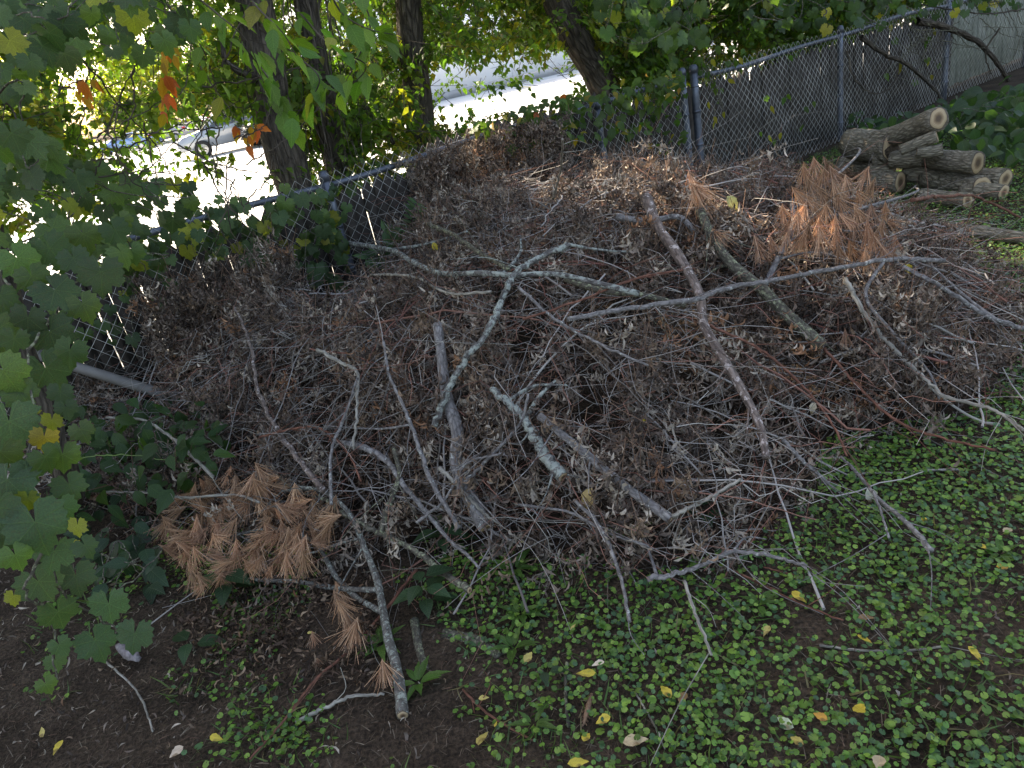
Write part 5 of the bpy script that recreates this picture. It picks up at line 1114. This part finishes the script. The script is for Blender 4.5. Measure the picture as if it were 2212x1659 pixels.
# litter: straw, needles, bark crumbs
x, y = ground_pts(95000, (-3.5, 5)); n = len(x); P = np.stack([x, y, gh(x, y)+RNG.uniform(.002, .016, n)], -1)
lt = np.array([(-.03, 0, 0), (.03, 0, 0), (.028, .5, .05), (-.028, .5, .05), (.02, 1, 0), (-.02, 1, 0)], float); lf = np.array([(0, 1, 2), (0, 2, 3), (3, 2, 4), (3, 4, 5)])
a_ = Acc(); col = np.array([(.16, .12, .085), (.10, .07, .045), (.24, .2, .15), (.13, .075, .05)])[RNG.choice(4, n, p=[.35, .35, .1, .2])]*RNG.uniform(.6, 1.2, (n, 1))
scatter(a_, [(lt, lf, lt)], P, np.stack([RNG.normal(size=n), RNG.normal(size=n), RNG.normal(0, .12, n)], -1), rvec(n, .3)+[0, 0, 1], RNG.uniform(.008, .04, n), col*.8)
# dead leaf scraps, mostly at the left and round the pile foot
x, y = ground_pts(27000, (-3.5, 3.6), (1., 6)); px, py, dz = projv(np.stack([x, y, x*0], -1)); k_ = (RNG.uniform(size=len(x)) < np.interp(px, [0, 350, 750, 1200, 2212], [.5, .8, .3, .1, .08])); x, y = x[k_], y[k_]; n = len(x)
scatter(a_, dry_t, np.stack([x, y, gh(x, y)+RNG.uniform(.003, .03, n)], -1), rvec(n)*[1, 1, .3], rvec(n, .6)+[0, 0, 1], RNG.uniform(.02, .05, n), DRY[RNG.choice(6, n, p=PC)]*RNG.uniform(.5, 1.2, (n, 1)))
pg = np.array([atz(x_, y_) for x_, y_ in zip(RNG.uniform(400, 820, 1500), np.where(RNG.uniform(size=1500) < .7, RNG.uniform(1255, 1410, 1500), RNG.uniform(1350, 1500, 1500)))]); pg = pg[noise(pg, 5.) > -.25]; n = len(pg)
scatter(a_, dry_t, pg+np.stack([np.zeros(n), np.zeros(n), RNG.uniform(.005, .06, n)], -1), rvec(n)*[1, 1, .4]+[0, 0, -.3], rvec(n), RNG.uniform(.03, .06, n), DRY[RNG.choice(6, n, p=PC)]*[.75, .62, .52]*RNG.uniform(.4, 1.1, (n, 1)))
o = link('ground_litter', a_.mesh('ground_litter', M_DRY)); setp(o, 'brown litter of straw, needles and crumbled leaves strewn on the soil', 'litter', kind='stuff')

# ------------------------------------------------------------------ fallen leaves, each a thing
YEL, DKY, TAN, BRN, PGR, ORA = (.50, .38, .05), (.42, .34, .10), (.42, .32, .2), (.22, .13, .06), (.45, .5, .36), (.5, .25, .04)
FL = [(1142, 1424, DKY, .05, 'pale yellow heart shaped leaf beside the round leaved ivy in the middle'), (1268, 1462, YEL, .07, 'long mottled yellow leaf left of the curled cream leaf'), (1293, 1441, (.6, .5, .38), .05, 'curled cream leaf right of the long mottled yellow leaf'),
      (1439, 1499, YEL, .06, 'yellow leaf with a brown stain above the brown leaf'), (1046, 1511, DKY, .04, 'small straw yellow leaf on bare soil right of the pine bough foot'), (1304, 1562, YEL, .055, 'bright yellow leaf right of the pine cone'),
      (1268, 1597, YEL, .045, 'small upright yellow leaf below the pine cone'), (1042, 1593, DKY, .07, 'ragged mottled yellow leaf on soil near the bottom'), (1374, 1608, TAN, .085, 'long curled tan leaf near the bottom edge'), (1072, 1567, YEL, .025, 'tiny yellow leaf above the ragged mottled one'),
      (1251, 1655, YEL, .07, 'yellow leaf cut by the bottom edge'), (1128, 1171, YEL, .03, 'round yellow leaf at the edge of the brush'), (1239, 1359, DKY, .03, 'small yellow leaf in the grass behind the mottled leaves'), (1724, 1289, YEL, .07, 'torn yellow leaf by the reddish twig'),
      (1656, 1359, DKY, .045, 'small pale yellow leaf in front of the brush'), (1867, 1387, YEL, .075, 'large bright yellow leaf by the dead leaf bunch'), (2108, 1412, YEL, .06, 'golden leaf farthest right on the ivy'), (1860, 1537, YEL, .065, 'long bright yellow leaf low on the right'),
      (1772, 1550, ORA, .045, 'narrow orange leaf left of the long bright yellow leaf'), (1695, 1564, PGR, .06, 'pale greenish white leaf low on the right'), (1719, 1602, DKY, .055, 'pale yellow lobed leaf near the bottom right'), (1475, 1516, BRN, .065, 'brown leaf below the stained yellow leaf'),
      (1871, 1339, BRN, .055, 'brown yellow leaf above the large bright yellow leaf'), (2123, 1183, YEL, .035, 'small yellow star shaped leaf at upper right of the ivy'), (1994, 1124, YEL, .05, 'narrow yellow leaf above the broken stick on the ivy'), (2175, 1148, TAN, .05, 'tan leaf at the right edge of the ivy'),
      (1898, 1650, TAN, .06, 'tan leaf at the bottom right edge'), (2168, 1228, ORA, .05, 'orange brown leaf at the right edge'), (123, 1612, YEL, .06, 'yellow leaf in the lower left corner on soil'), (382, 1626, (.55, .42, .32), .055, 'pale pinkish leaf on soil at lower left'),
      (92, 1581, DKY, .05, 'dull yellow leaf on the needle litter at lower left'), (468, 1598, YEL, .05, 'yellow leaf left of the thick ivy clump'), (672, 1370, DKY, .03, 'small yellow leaf on the dead leaves below the pine bough')]
for x, y, c, s, lb in FL:
    p = atz(x, y, .03); p[2] = gh(p[0], p[1])+.035; a_ = random.uniform(0, 6.28); R = rotmats(np.array([[math.cos(a_), math.sin(a_), random.uniform(-.1, .3)]]), np.array([rvec(1, .25)[0]+[0, -.2, 1]]))[0]
    V, Fc, uv = ovate(int(x), random.uniform(.2, .34), True, random.uniform(.1, .5), random.uniform(-.3, .5)); V = V-[0, .5, 0]; S = s*.8
    o = link('fallen_leaf', npmesh('fallen_leaf', V@R.T*S, Fc, M_FALL, np.array(c), uv, True)); o.location = p; setp(o, lb, 'leaf', 'single fallen leaves')
for x, y, c, s, lb, lf_ in [(1268, 1080, (.45, .32, .14), .09, 'curled tan leaf caught in the front of the pile right of centre', .1), (1755, 882, (.6, .52, .4), .05, 'bent cream leaf caught on the right front of the pile', .08), (1392, 912, YEL, .03, 'small yellow leaf deep in the pile centre', .03), (1585, 440, (.5, .48, .2), .09, 'pale yellow leaf standing at the top right of the pile', .12), (940, 535, YEL, .06, 'yellow leaf hanging from the long lichened branch', .12), (1965, 582, YEL, .06, 'bright yellow leaf in the brush below the right pine bough', .06), (545, 565, (.5, .5, .06), .1, 'large yellow grape leaf caught on the fence mesh at left', .1), (1885, 1075, (.5, .48, .4), .08, 'long cream leaf stuck in the ivy right of the pile', .04)]:
    p = hit(x, y, lf_); tip = nrm(np.array([random.uniform(-.6, .6), -.3, -.8])); R = rotmats(tip[None], facing(p)[None])[0]
    V, Fc, uv = ovate(int(x), .28, True, .4, .6); V = V-[0, .5, 0]
    o = link('caught_leaf', npmesh('caught_leaf', V@R.T*s, Fc, M_FALL, np.array(c), uv, True)); o.location = p; setp(o, lb, 'leaf', 'single leaves caught in the brush')
# pine cone: overlapping scales round a core
pc = atz(1270, 1530, .02); pcr = empty('spruce_cone', pc, label='long narrow brown cone lying in the ivy near the bottom', cat='cone'); pe = atz(1262, 1560, .02)-pc; ln_ = np.linalg.norm(pe)*2.2; d_ = nrm(pe); a_ = np.cross(d_, [0, 0, 1]); b_ = np.cross(d_, a_)
M_CONE = solid('cone_scale', (.22, .13, .08), .7)
link('core', tube_mesh('core', np.linspace(-d_*ln_/2, d_*ln_/2, 8), .008*np.sin(np.linspace(.4, 2.8, 8)), M_CONE, 8, 0), pcr)
sm = npmesh('scale', np.array([(0, 0, 0), (-.3, .5, .1), (.3, .5, .1), (0, 1, .2), (0, .5, .25)]), np.array([(0, 4, 1), (0, 2, 4), (1, 4, 3), (4, 2, 3)]), M_CONE)
for k_ in range(60):
    t_ = k_/60-.5; an = k_*2.4; rad = math.cos(an)*a_+math.sin(an)*b_; R = rotmats((d_*.9+rad*.6)[None], rad[None])[0]*.011; o = link('scale', sm, pcr); Mx = Matrix.Identity(4); P = d_*ln_*t_+rad*.007*math.cos(t_*2.6)
    for i_ in range(3):
        for j_ in range(3): Mx[i_][j_] = R[i_, j_]
        Mx[i_][3] = P[i_]
    o.matrix_local = Mx
print('objects', len(bpy.data.objects), 'tris', sum(len(p.loops)-2*len(p.polygons) for p in bpy.data.meshes))
